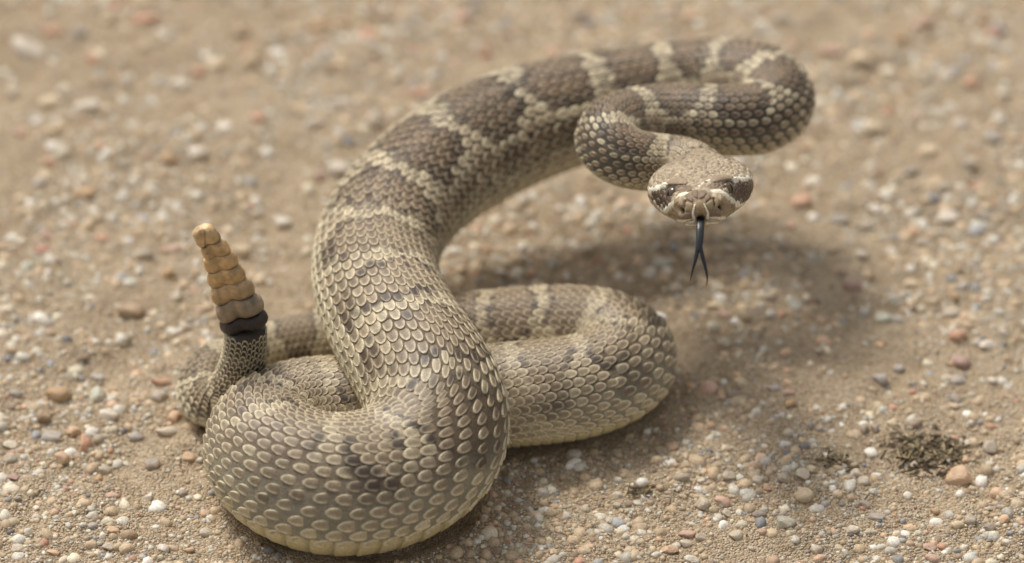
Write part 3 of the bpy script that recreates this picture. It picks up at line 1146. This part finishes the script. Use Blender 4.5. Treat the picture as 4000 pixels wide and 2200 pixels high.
M_EYE = vc_material('eye_gloss', rough=0.12, spec=0.6, speck=0.3, speck_scale=2500, bump=0.0)
SPV, SPF = uv_sphere()
for (x, y) in ((625, 665), (1630, 590)):
    r = on_head2(x, y)
    if r is None:
        continue
    p, n = r
    side = 1 if (p - SNOUT) @ HX > 0 else -1
    look = HX * side * 0.72 + AX * 0.66 + HZ * 0.1
    look /= np.linalg.norm(look)
    e1 = np.cross(HZ, look)
    e1 /= np.linalg.norm(e1)
    e2 = np.cross(look, e1)
    R = 0.0024
    c0 = p - n * 0.0011
    ev = c0 + R * (SPV[:, 0:1] * e1 + SPV[:, 1:2] * e2 + SPV[:, 2:3] * look)
    ecol = np.zeros((len(ev), 3)) + srgb(92, 75, 54)
    ecol[SPV[:, 2] < 0.55] = srgb(66, 54, 42)
    eye = make_obj('eye', ev, SPF, M_EYE, ecol, snake)
    # upright slit pupil lying on the eyeball
    pv, pf = [], []
    for k in range(9):
        b = (k / 8 - 0.5) * 1.7
        w_ = 0.17 * math.cos(b / 0.85 * math.pi / 2) + 0.01
        for sgn in (-1, 0, 1):
            d = look * math.cos(b) * math.cos(w_ * sgn) + e2 * math.sin(b) + e1 * math.sin(w_ * sgn) * math.cos(b)
            pv.append(c0 + d / np.linalg.norm(d) * (R * 1.012))
    for k in range(8):
        for q in range(2):
            pf.append((k * 3 + q, k * 3 + q + 1, k * 3 + q + 4, k * 3 + q + 3))
    make_obj('pupil', np.array(pv), np.array(pf), M_EYE, np.zeros((len(pv), 3)) + srgb(14, 11, 10), eye)

def tube(path, rad_w, rad_h, flat_axis, n=14):
    """tapered flattened tube with closed ends"""
    path = np.array(path)
    tg_ = np.gradient(path, axis=0)
    tg_ /= np.linalg.norm(tg_, axis=1)[:, None]
    vs, fs = [], []
    for p, t, w, h in zip(path, tg_, rad_w, rad_h):
        e = flat_axis - t * (flat_axis @ t)
        e /= np.linalg.norm(e)
        f = np.cross(t, e)
        for k in range(n):
            a = 2 * math.pi * k / n
            groove = 1 - 0.35 * math.exp(-((abs(math.cos(a))) / 0.28) ** 2)
            vs.append(p + e * math.cos(a) * w + f * math.sin(a) * h * groove)
    m = len(path)
    for i in range(m - 1):
        for k in range(n):
            fs.append((i * n + k, i * n + (k + 1) % n, (i + 1) * n + (k + 1) % n, (i + 1) * n + k))
    vs += [path[0], path[-1]]
    t0 = [(n * m, (k + 1) % n, k) for k in range(n)] + [(n * m + 1, (m - 1) * n + k, (m - 1) * n + (k + 1) % n) for k in range(n)]
    return np.array(vs), np.array(fs), np.array(t0)

def spl(pl, n):
    pl = np.array(pl, float)
    u = np.linspace(0, len(pl) - 1, n)
    q = np.stack([np.interp(u, np.arange(len(pl)), pl[:, k]) for k in range(pl.shape[1])], -1)
    return gsmooth(q, max(1.0, n / len(pl) * 0.45))

mouth = on_head2(1140, 1125)
md = depth_of(mouth[0]) if mouth else -0.01
st = spl([at(2736, 842, md + 0.006), at(2737, 853, md - 0.001), at(2736, 880, md - 0.0035), at(2735, 920, md - 0.005), at(2732, 955, md - 0.006), at(2729, 982, md - 0.0065)], 24)
v1, q1, t1_ = tube(st, np.interp(np.linspace(0, 1, 24), [0, 0.2, 0.7, 1], [0.0011, 0.00122, 0.00112, 0.0009]), np.full(24, 0.0006), RGT)
pr1 = spl([at(2726, 960, md - 0.0061), at(2724, 985, md - 0.0066), at(2716, 1020, md - 0.007), at(2706, 1055, md - 0.0065), at(2696, 1100, md - 0.005)], 22)
pr2 = spl([at(2736, 960, md - 0.0061), at(2740, 985, md - 0.0066), at(2749, 1020, md - 0.007), at(2758, 1055, md - 0.0072), at(2764, 1085, md - 0.0066), at(2760, 1118, md - 0.006)], 22)
taper = np.interp(np.linspace(0, 1, 22), [0, 0.3, 0.7, 1], [0.00062, 0.00062, 0.00034, 0.00008])
parts_v, parts_q, parts_t, off = [v1], [q1], [t1_], len(v1)
for pr in (pr1, pr2):
    v2, q2, t2 = tube(pr, taper, taper * 0.8, RGT, 10)
    parts_v.append(v2)
    parts_q.append(q2 + off)
    parts_t.append(t2 + off)
    off += len(v2)
tg_o = make_obj('tongue', np.vstack(parts_v), [np.vstack(parts_q), np.vstack(parts_t)], M_TONGUE, None, snake)
tg_o['label'] = 'black forked tongue hanging from the mouth'

# ------------------------------------------------------------------ rattle
SEGS = [  # centre px, half width px, colour low, colour high
    (949, 1250, 93, (44, 37, 34), (58, 48, 42)),
    (928, 1190, 93, (142, 120, 92), (164, 144, 116)),
    (903, 1123, 84, (178, 146, 102), (186, 158, 118)),
    (880, 1067, 74, (190, 153, 103), (198, 166, 120)),
    (858, 1013, 67, (194, 156, 106), (202, 170, 122)),
    (837, 967, 55, (192, 156, 107), (202, 170, 124)),
    (806, 921, 46, (192, 158, 112), (205, 175, 130)),
]
seg_c = [at(x, y, (-0.1 - 0.33 * i) * CM) for i, (x, y, *_r) in enumerate(SEGS)]
axis0 = seg_c[-1] - seg_c[0]
for i, (x, y, hwp, c0_, c1_) in enumerate(SEGS):
    c = seg_c[i]
    a_ = seg_c[min(i + 1, 6)] - seg_c[max(i - 1, 0)]
    a_ = a_ / np.linalg.norm(a_)
    nxt = np.linalg.norm(seg_c[min(i + 1, 6)] - c) if i < 6 else 0.0042
    prv = np.linalg.norm(c - seg_c[i - 1]) if i else 0.0035
    wdir = RGT + UPV * 0.12 - a_ * ((RGT + UPV * 0.12) @ a_)
    wdir /= np.linalg.norm(wdir)
    ddir = np.cross(a_, wdir)
    hwm = hwp / K * (DIST + depth_of(c)) / DIST
    if i < 6:
        prof = [(-0.60, 0.62), (-0.60, 0.84), (-0.50, 0.97), (-0.30, 1.03), (-0.08, 1.03), (0.14, 0.99), (0.30, 0.92), (0.40, 0.82), (0.44, 0.70), (0.90, 0.45)]
        hgt_ = 0.5 * (nxt + prv)
    else:
        prof = [(-0.8, 0.80), (-0.76, 1.0), (-0.5, 1.1), (-0.1, 1.06), (0.35, 1.04), (0.75, 0.93), (0.98, 0.68), (1.05, 0.3)]
        hgt_ = 0.0036
    n = 72
    pf_ = np.array(prof)
    fi_ = np.linspace(0, len(pf_) - 1, len(pf_) * 3 - 2)
    prof = [(float(np.interp(q, np.arange(len(pf_)), pf_[:, 0])), float(np.interp(q, np.arange(len(pf_)), pf_[:, 1]))) for q in fi_]
    vs, cs = [], []
    for (f, rad) in prof:
        for k in range(n):
            a = 2 * math.pi * k / n
            lobe = 1 - 0.26 * math.exp(-((math.cos(a) + 0.12) / 0.30) ** 2)   # groove down both faces
            sag = (-0.10 * math.cos(2 * a) + 0.12 * math.exp(-((math.cos(a) + 0.12) / 0.35) ** 2)) * hgt_
            wob = 1 + 0.03 * math.sin(3 * a + i * 1.7) + 0.02 * math.sin(5 * a + i)
            q = c + a_ * (f * hgt_ + sag * (0.6 if i < 6 else 0.2)) + wdir * math.cos(a) * hwm * rad * wob + ddir * math.sin(a) * hwm * 0.66 * rad * lobe * wob
            vs.append(q)
            mixk = np.clip(0.5 + f * 0.7, 0, 1)
            cc = srgb(*c0_) * (1 - mixk) + srgb(*c1_) * mixk
            if i in (1, 2) and math.cos(a) > 0.1:
                cc = cc * (1 - 0.3 * (3 - i) / 2) + srgb(112, 104, 96) * 0.3 * (3 - i) / 2
            if f > 0.5 and i < 6 or f < -0.55:
                cc = cc * 0.45
            dirt = float(np.clip(noise3(q[0] * 1500, q[1] * 1500, q[2] * 1500) * 2.2 - 1.0, 0, 1)) * (0.9 if abs(f) > 0.3 else 0.45)
            crease = math.exp(-((math.cos(a) + 0.12 - 0.5 * f * (i == 6)) / 0.07) ** 2) * (0.6 if i == 6 else 0.22) * (math.sin(a) < 0 or i < 6)
            edge_ = math.exp(-((f + 0.52) / 0.10) ** 2) * 0.35 if i < 6 else 0
            cc = cc * (1 + 0.16 * noise3(q[0] * 500, q[1] * 500, q[2] * 500)) * (1 - 0.6 * dirt) * (1 - crease) * (1 - edge_)
            cs.append(cc)
    m = len(prof)
    fs = [(r_ * n + k, r_ * n + (k + 1) % n, (r_ + 1) * n + (k + 1) % n, (r_ + 1) * n + k) for r_ in range(m - 1) for k in range(n)]
    vs = vs + [np.mean(vs[:n], 0), np.mean(vs[-n:], 0) + (a_ * 0.0002 if i == 6 else 0)]
    cs = cs + [cs[0], cs[-1]]
    tr = [(m * n, (k + 1) % n, k) for k in range(n)] + [(m * n + 1, (m - 1) * n + k, (m - 1) * n + (k + 1) % n) for k in range(n)]
    o = make_obj('rattle_segment', np.array(vs), [np.array(fs), np.array(tr)], M_RATTLE, np.array(cs), snake)
    if i == 0:
        o['label'] = 'black lowest segment of the rattle'
    if i == 6:
        o['label'] = 'rounded tan end segment of the rattle'

# ------------------------------------------------------------------ pebbles
def ico(sub):
    bm = bmesh.new()
    bmesh.ops.create_icosphere(bm, subdivisions=sub, radius=1.0)
    v = np.array([x.co[:] for x in bm.verts])
    f = np.array([[y.index for y in x.verts] for x in bm.faces])
    bm.free()
    return v, f

IV, IF = ico(3)
def stone_mesh(name, seed, angular, flat=1.0):
    r = np.random.default_rng(seed)
    v = IV.copy()
    if angular:
        for _ in range(angular):
            d = r.normal(size=3)
            d /= np.linalg.norm(d)
            k = 0.55 + 0.3 * r.random()
            over = np.maximum(0, v @ d - k)
            v = v - d * (over * 0.9)[:, None]
    v = v * (1 + 0.10 * noise3(v[:, 0] * 1.3 + seed, v[:, 1] * 1.3, v[:, 2] * 1.3))[:, None]
    v = v * (1 + 0.035 * noise3(v[:, 0] * 4 + seed, v[:, 1] * 4, v[:, 2] * 4))[:, None]
    v /= np.abs(v).max(0)
    me = bpy.data.meshes.new(name)
    me.from_pydata(v.tolist(), [], IF.tolist())
    me.polygons.foreach_set('use_smooth', np.ones(len(IF), bool))
    me.materials.append(M_PEBBLE)
    return me
ROUND = [stone_mesh('pebble_round', k, 3) for k in range(7)]
ANGLE = [stone_mesh('pebble_angular', 50 + k, 11) for k in range(7)]

COLS = {
    'white': ((222, 216, 204), 'white'), 'cream': ((214, 196, 164), 'cream'), 'quartz': ((200, 191, 174), 'translucent grey quartz'),
    'grey': ((166, 159, 147), 'warm grey'), 'blue': ((156, 157, 158), 'blue-grey'), 'slate': ((134, 131, 128), 'dark slate'),
    'peach': ((210, 172, 140), 'peach'), 'coral': ((194, 140, 116), 'coral-red'), 'pink': ((196, 158, 142), 'dusty pink'),
    'tan': ((180, 142, 98), 'tan'), 'brown': ((134, 110, 86), 'brown'), 'mauve': ((156, 122, 122), 'mauve'), 'green': ((190, 198, 184), 'pale greenish'),
}
def under_snake(x, y, pad=0.0):
    co, i, d = footprint.find((x, y, 0))
    for co, i, d in footprint.find_n((x, y, 0), 6):
        if Cc[i * 10, 2] < RR[i * 10] * 1.25 and d < RR[i * 10] * 0.75 + pad:
            return True
    return False

n_peb = 0
used = []
def pebble(px, py, w, h, cname, ang=False, label=None, depth=None):
    """w,h: apparent size in photo pixels"""
    global n_peb
    p = ground_at(px, py, 0.0)
    sc = (DIST + depth_of(p)) / DIST / K
    rw = w * sc / 2
    # apparent height mixes depth and height of the stone
    rh = h * sc / 2 * 0.92
    rd = h * sc / 2 * 1.12
    me = (ANGLE if ang else ROUND)[n_peb % 7]
    z0 = float(gh(p[0], p[1])) + rh * 0.2
    p = ground_at(px, py, z0)
    if under_snake(p[0], p[1], max(rw, rd) * 0.5):
        return None
    o = bpy.data.objects.new('pebble', me)
    col.objects.link(o)
    o.location = p.tolist()
    o.scale = (rw, rd, rh)
    o.rotation_euler = (rng.normal(0, 0.12), rng.normal(0, 0.12), rng.normal(0, 0.12) + (math.pi if rng.random() < 0.5 else 0))
    base = srgb(*COLS[cname][0]) * (1 + rng.normal(0, 0.08))
    o.color = (*np.clip(base, 0.01, 0.9), 1)
    size = 'larger' if w * sc > 0.0046 else 'small'
    co_, i_, d_ = footprint.find((p[0], p[1], 0))
    u_ = i_ * 10 * DS / LEN
    part_ = 'head and neck' if u_ < 0.17 else 'raised arched body' if u_ < 0.44 else 'thick foremost coil' if u_ < 0.62 else 'hind coil' if u_ < 0.86 else 'rattle and tail'
    gap_ = d_ - RR[i_ * 10]
    side = ('right beside' if gap_ < 0.012 else 'close to' if gap_ < 0.03 else 'a short way from' if gap_ < 0.055 else 'well away from' if gap_ < 0.09 else 'far from') + ' the ' + part_
    lab = f"{size} {'angular' if ang else 'rounded'} {COLS[cname][1]} pebble {side}"
    if label:
        tag(o, label, 'pebble', 'pebbles strewn over the sand')
    else:
        tag(o, lab, 'pebble', 'pebbles strewn over the sand')
    used.append((p[0], p[1], max(rw, rd)))
    n_peb += 1
    return o

pebble(3746, 1866, 108, 104, 'peach', True, 'biggest peach stone with a pointed top, beside the dark plant litter')
pebble(3143, 1936, 76, 68, 'cream', False, 'pale rounded pebble with a brown stained foot')
pebble(3065, 2043, 95, 64, 'green', True, 'pale greenish angular stone, largest of that colour')
pebble(116, 194, 165, 90, 'white', True, 'largest white stone, lying alone far behind the rattle')
PB = """2614 2151 79 44 peach 1;2686 2087 76 35 pink 0;3682 2134 47 38 coral 1;3630 2140 55 38 pink 0;3641 2183 64 40 pink 0;2998 1909 32 26 coral 0
2966 2011 64 35 slate 0;3426 2020 75 32 blue 0;3379 1974 58 34 slate 0;3065 1869 61 47 grey 0;3135 1854 58 52 quartz 0;3170 1837 46 40 cream 1
2849 1860 58 40 quartz 0;2663 1866 64 38 grey 0;2739 1877 38 30 white 0;2957 1880 46 43 quartz 0;3347 1851 52 43 quartz 0;3373 1880 50 40 quartz 0
3545 1941 38 43 white 0;3868 1752 64 66 grey 0;3871 1669 58 26 coral 0;3729 1717 40 28 coral 1;3877 1490 41 38 white 0;3429 1585 44 35 cream 0
3557 1607 32 29 cream 1;3484 1659 46 37 cream 0;3417 1674 35 50 slate 0;3376 1677 38 50 grey 0;3414 1726 28 34 quartz 0;2698 1511 46 35 peach 0
2766 1519 80 66 pink 0;2818 1545 32 44 peach 0;2890 1496 52 46 cream 0;3018 1519 58 43 blue 0;3082 1537 64 34 pink 0;3085 1575 42 32 tan 0
3752 1417 84 66 mauve 0;3740 1487 64 40 blue 0;3734 1560 47 36 slate 0;3513 1441 47 41 blue 0;3437 1481 64 56 blue 0;2861 1543 47 35 slate 0
2777 1662 40 34 peach 0;3676 1840 30 27 pink 0;3775 1799 34 32 peach 0;3865 1813 36 28 white 0;3571 1819 30 38 quartz 0;3338 1819 42 24 cream 0
3740 2052 56 38 cream 0;3793 2032 50 47 grey 0;3864 2064 52 38 slate 0;3327 2070 64 36 quartz 0;3385 2078 44 30 quartz 0;2975 2078 44 30 pink 0
2873 2093 58 46 quartz 0;3190 2148 48 40 quartz 0;3280 2140 50 28 cream 0;2820 1962 72 44 pink 0;2745 1968 58 52 quartz 0;2838 2008 38 35 quartz 0
2680 2125 58 36 quartz 0;2704 2186 66 32 white 0;2564 2169 46 30 white 0;2740 2100 52 34 grey 0;423 1616 82 64 white 1;378 1546 66 76 green 0
381 1475 56 32 blue 0;226 1542 96 74 tan 0;625 1493 84 44 coral 0;625 1553 78 62 grey 0;173 1623 64 54 brown 0;60 1539 52 34 blue 0
42 1793 68 48 grey 0;40 1740 62 42 quartz 0;286 1690 66 56 peach 1;332 1736 54 84 coral 1;385 1719 48 50 grey 0;205 1708 88 58 blue 0
240 1790 62 50 peach 0;430 1761 32 31 coral 0;596 1814 60 58 slate 0;533 1708 62 44 blue 0;649 1687 96 48 quartz 0;684 1630 56 56 peach 0
737 1786 62 40 peach 0;409 1839 58 40 grey 0;385 1870 32 31 tan 0;258 1909 34 24 coral 1;438 1937 62 30 pink 0;586 1941 42 38 white 1
505 2093 74 53 brown 0;441 2071 56 34 peach 0;639 2146 54 46 white 0;519 2184 34 28 coral 1;423 2139 52 38 grey 0;808 2082 62 42 quartz 0
734 2149 52 24 peach 0;70 1948 32 22 slate 0;67 2142 56 36 quartz 0;208 2160 60 28 peach 0;713 1927 38 34 slate 0;53 1867 42 38 mauve 0
567 78 110 56 coral 0;202 124 90 56 coral 0;776 606 80 76 white 0;334 755 96 60 tan 0;1328 660 118 66 white 1;1467 474 88 80 grey 0
3129 786 88 62 coral 0;3178 716 74 60 white 0;3704 854 92 76 white 0;3331 1118 78 66 mauve 0;3447 1242 72 48 green 0;3253 202 100 56 pink 0
3362 232 90 60 cream 0;512 1211 110 70 brown 0;668 978 90 40 pink 0;1646 365 80 46 coral 0;3742 1312 76 52 coral 0;3857 1352 70 46 white 1
2826 1343 60 44 quartz 0;2795 1196 70 46 cream 0;3416 818 56 46 white 0;3366 996 52 40 white 0;3420 500 84 56 cream 0;3470 440 66 40 coral 0
3715 1222 80 52 grey 0;3722 1160 50 38 tan 0;3880 540 70 56 blue 0;3840 845 70 56 slate 0;400 935 60 44 coral 0;185 920 60 40 pink 0
310 130 70 50 blue 0;840 250 86 56 cream 0;780 285 60 44 coral 0;950 130 80 60 brown 0;1010 460 60 50 coral 0;1110 870 66 50 white 0
940 980 80 60 cream 0;560 1000 90 60 grey 0;150 715 60 46 blue 0;190 640 60 44 coral 0;660 620 70 50 tan 0;340 415 110 60 white 0
200 400 100 56 cream 0;1330 405 80 66 white 0;1230 490 100 60 grey 0;880 500 70 60 white 0;700 335 90 50 white 0;3320 400 70 50 grey 0
3630 590 76 50 cream 0;3560 670 70 44 slate 0;3280 860 80 48 blue 0;3060 960 60 44 grey 0;3090 880 50 36 pink 0;3600 950 60 44 grey 0
3480 985 50 36 white 0;3560 1110 60 44 cream 0;2640 1130 60 44 grey 0;3000 1160 60 44 grey 0;2960 1290 44 34 cream 0;3050 1230 46 36 coral 0
3790 330 70 50 coral 0;3690 300 80 50 quartz 0;1500 60 110 50 brown 0;1250 100 100 46 tan 0;1800 70 90 50 pink 0;2250 60 80 46 grey 0
2700 60 90 46 peach 0;3050 80 90 50 grey 0;3600 90 100 50 pink 0;3830 70 90 46 brown 0;80 520 70 40 pink 0;480 640 80 46 grey 0"""
for row in PB.replace('\n', ';').split(';'):
    f = row.split()
    pebble(float(f[0]), float(f[1]), float(f[2]), float(f[3]), f[4], f[5] == '1')

keys = ['quartz', 'grey', 'cream', 'blue', 'peach', 'white', 'pink', 'tan', 'slate', 'coral', 'brown', 'mauve', 'green']
wts = np.array([28, 14, 18, 7, 11, 8, 7, 7, 2, 3.5, 3, 1, 1.5])
wts = wts / wts.sum()

def free_spot(x, y, r):
    for a, b, c in used:
        if (a - x) ** 2 + (b - y) ** 2 < (c + r) ** 2:
            return False
    return True

tries = 0
while n_peb < 300 and tries < 4000:
    tries += 1
    px, py = rng.uniform(20, 3980), rng.uniform(20, 2190)
    w = rng.uniform(28, 48) * (1.0 + 0.35 * (py < 1100))
    h = w * rng.uniform(0.6, 0.95)
    p = ground_at(px, py, 0.002)
    if not free_spot(p[0], p[1], w / K * 0.6) or under_snake(p[0], p[1], w / K):
        continue
    pebble(px, py, w, h, keys[rng.choice(len(keys), p=wts)], rng.random() < 0.55)
print('pebbles', n_peb)

# ------------------------------------------------------------------ gravel and sand grains (uncountable)
def scatter(name, n, rlo, rhi, power, base_v, base_f, region, pal, sink, label, cat):
    x0, x1, y0, y1 = region
    X = rng.uniform(x0, x1, n)
    Y = rng.uniform(y0, y1, n)
    cl = noise3(X * 30, Y * 30, 9.0) + 0.6 * noise3(X * 90, Y * 90, 4.0)
    keep = rng.uniform(-0.8, 0.6, n) < cl + 0.15
    if name == 'outer_gravel':
        keep &= ~((np.abs(X) < 0.19) & (Y > -0.09) & (Y < 0.27))
    X, Y = X[keep], Y[keep]
    R = rlo * (rhi / rlo) ** (rng.random(len(X)) ** power)
    ok = np.array([not under_snake(a, b) for a, b in zip(X, Y)])
    if rhi > 0.0013:
        ok &= np.array([free_spot(a, b, c * 0.5) for a, b, c in zip(X, Y, R)])
    X, Y, R = X[ok], Y[ok], R[ok]
    n = len(X)
    Z = gh(X, Y) + R * sink
    d1 = rng.uniform(0.75, 1.25, (n, 3))
    d1[:, 2] *= 0.8
    ang = rng.uniform(0, 2 * math.pi, n)
    v = base_v[None] * (1 + rng.uniform(-0.18, 0.18, (n, len(base_v), 1))) * d1[:, None, :] * R[:, None, None]
    c, s_ = np.cos(ang)[:, None], np.sin(ang)[:, None]
    vx = v[..., 0] * c - v[..., 1] * s_
    vy = v[..., 0] * s_ + v[..., 1] * c
    W = np.stack([vx + X[:, None], vy + Y[:, None], v[..., 2] + Z[:, None]], -1)
    ci = rng.choice(len(pal), n, p=[p[1] for p in pal])
    pc_ = np.array([srgb(*p[0]) for p in pal])[ci] * (1 + rng.normal(0, 0.12, (n, 1)))
    cc = np.repeat(np.clip(pc_, 0.01, 0.85)[:, None, :], len(base_v), 1)
    ff = (base_f[None] + (np.arange(n) * len(base_v))[:, None, None]).reshape(-1, 3)
    o = make_obj(name, W.reshape(-1, 3), ff, M_GRAIN, cc.reshape(-1, 3))
    tag(o, label, cat, kind='stuff')
    print(name, n)

PAL = [((188, 166, 136), .46), ((198, 189, 172), .22), ((214, 200, 174), .10), ((202, 170, 140), .06), ((154, 151, 147), .06),
       ((222, 214, 200), .05), ((188, 142, 118), .012), ((146, 126, 104), .03), ((128, 124, 121), .008)]
OV = np.array([(1, 0, 0), (-1, 0, 0), (0, 1, 0), (0, -1, 0), (0, 0, 1), (0, 0, -1)], float)
OF = np.array([(0, 2, 4), (2, 1, 4), (1, 3, 4), (3, 0, 4), (2, 0, 5), (1, 2, 5), (3, 1, 5), (0, 3, 5)])
I1, F1 = ico(1)
I2, F2 = ico(2)
REG = (-0.20, 0.20, -0.10, 0.28)
scatter('gravel', 7000, 0.0012, 0.0026, 1.7, I2, F2, REG, PAL, -0.2, 'loose small gravel scattered through the sand', 'gravel')
scatter('fine_gravel', 24000, 0.0006, 0.0013, 1.5, I1, F1, REG, PAL, -0.1, 'fine mixed gravel scattered over the sand', 'gravel')
scatter('outer_gravel', 26000, 0.0007, 0.0022, 2.0, I1, F1, (-0.55, 0.55, -0.40, 0.75), PAL, 0.1, 'thin scatter of gravel over the surrounding sand', 'gravel')
scatter('sand_grains', 84000, 0.00025, 0.0006, 1.2, OV, OF, (-0.19, 0.19, -0.09, 0.20), PAL, 0.25, 'loose grains of coarse sand', 'sand')

# ------------------------------------------------------------------ dry plant litter by the big peach stone
def litter(px, py, spread, n, label):
    o0 = ground_at(px, py, 0.0)
    vs, fs, cs = [], [], []
    for k in range(n):
        x = o0[0] + rng.normal(0, spread)
        y = o0[1] + rng.normal(0, spread * 0.8)
        L = rng.uniform(0.0015, 0.0085) * (0.5 if k % 3 else 1)
        a = rng.uniform(0, math.pi)
        w = rng.uniform(0.00012, 0.0004)
        z = float(gh(x, y)) + abs(rng.normal(0.0003, 0.0005))
        d = np.array([math.cos(a), math.sin(a), rng.normal(0, 0.25)])
        e = np.array([-d[1], d[0], 0])
        b = len(vs)
        bend = rng.normal(0, 0.25)
        for t in (-0.5, 0.0, 0.5):
            c = np.array([x, y, z]) + d * L * t + e * L * bend * t * t
            for q in range(4):
                ph = math.pi / 2 * q + 0.4
                vs.append(c + e * math.cos(ph) * w + np.array([0, 0, 1]) * math.sin(ph) * w)
        for s_ in (0, 4):
            for q in range(4):
                fs.append((b + s_ + q, b + s_ + (q + 1) % 4, b + s_ + 4 + (q + 1) % 4, b + s_ + 4 + q))
        fs.append((b + 3, b + 2, b + 1, b))
        fs.append((b + 8, b + 9, b + 10, b + 11))
        cc = srgb(*random.choice([(92, 80, 62), (112, 98, 76), (70, 60, 47), (172, 156, 122), (112, 98, 76), (140, 124, 96)]))
        cs += [cc] * 12
    o = make_obj('plant_litter', np.array(vs), np.array(fs), M_LITTER, np.array(cs), None, False)
    tag(o, label, 'plant litter')
litter(3630, 1755, 0.0055, 420, 'dark heap of dry plant shreds beside the peach stone')
litter(3270, 1795, 0.0022, 50, 'small scrap of dry plant fibre between pale pebbles')
litter(2490, 1915, 0.0016, 34, 'tiny dark scrap of plant fibre beside the front coil')
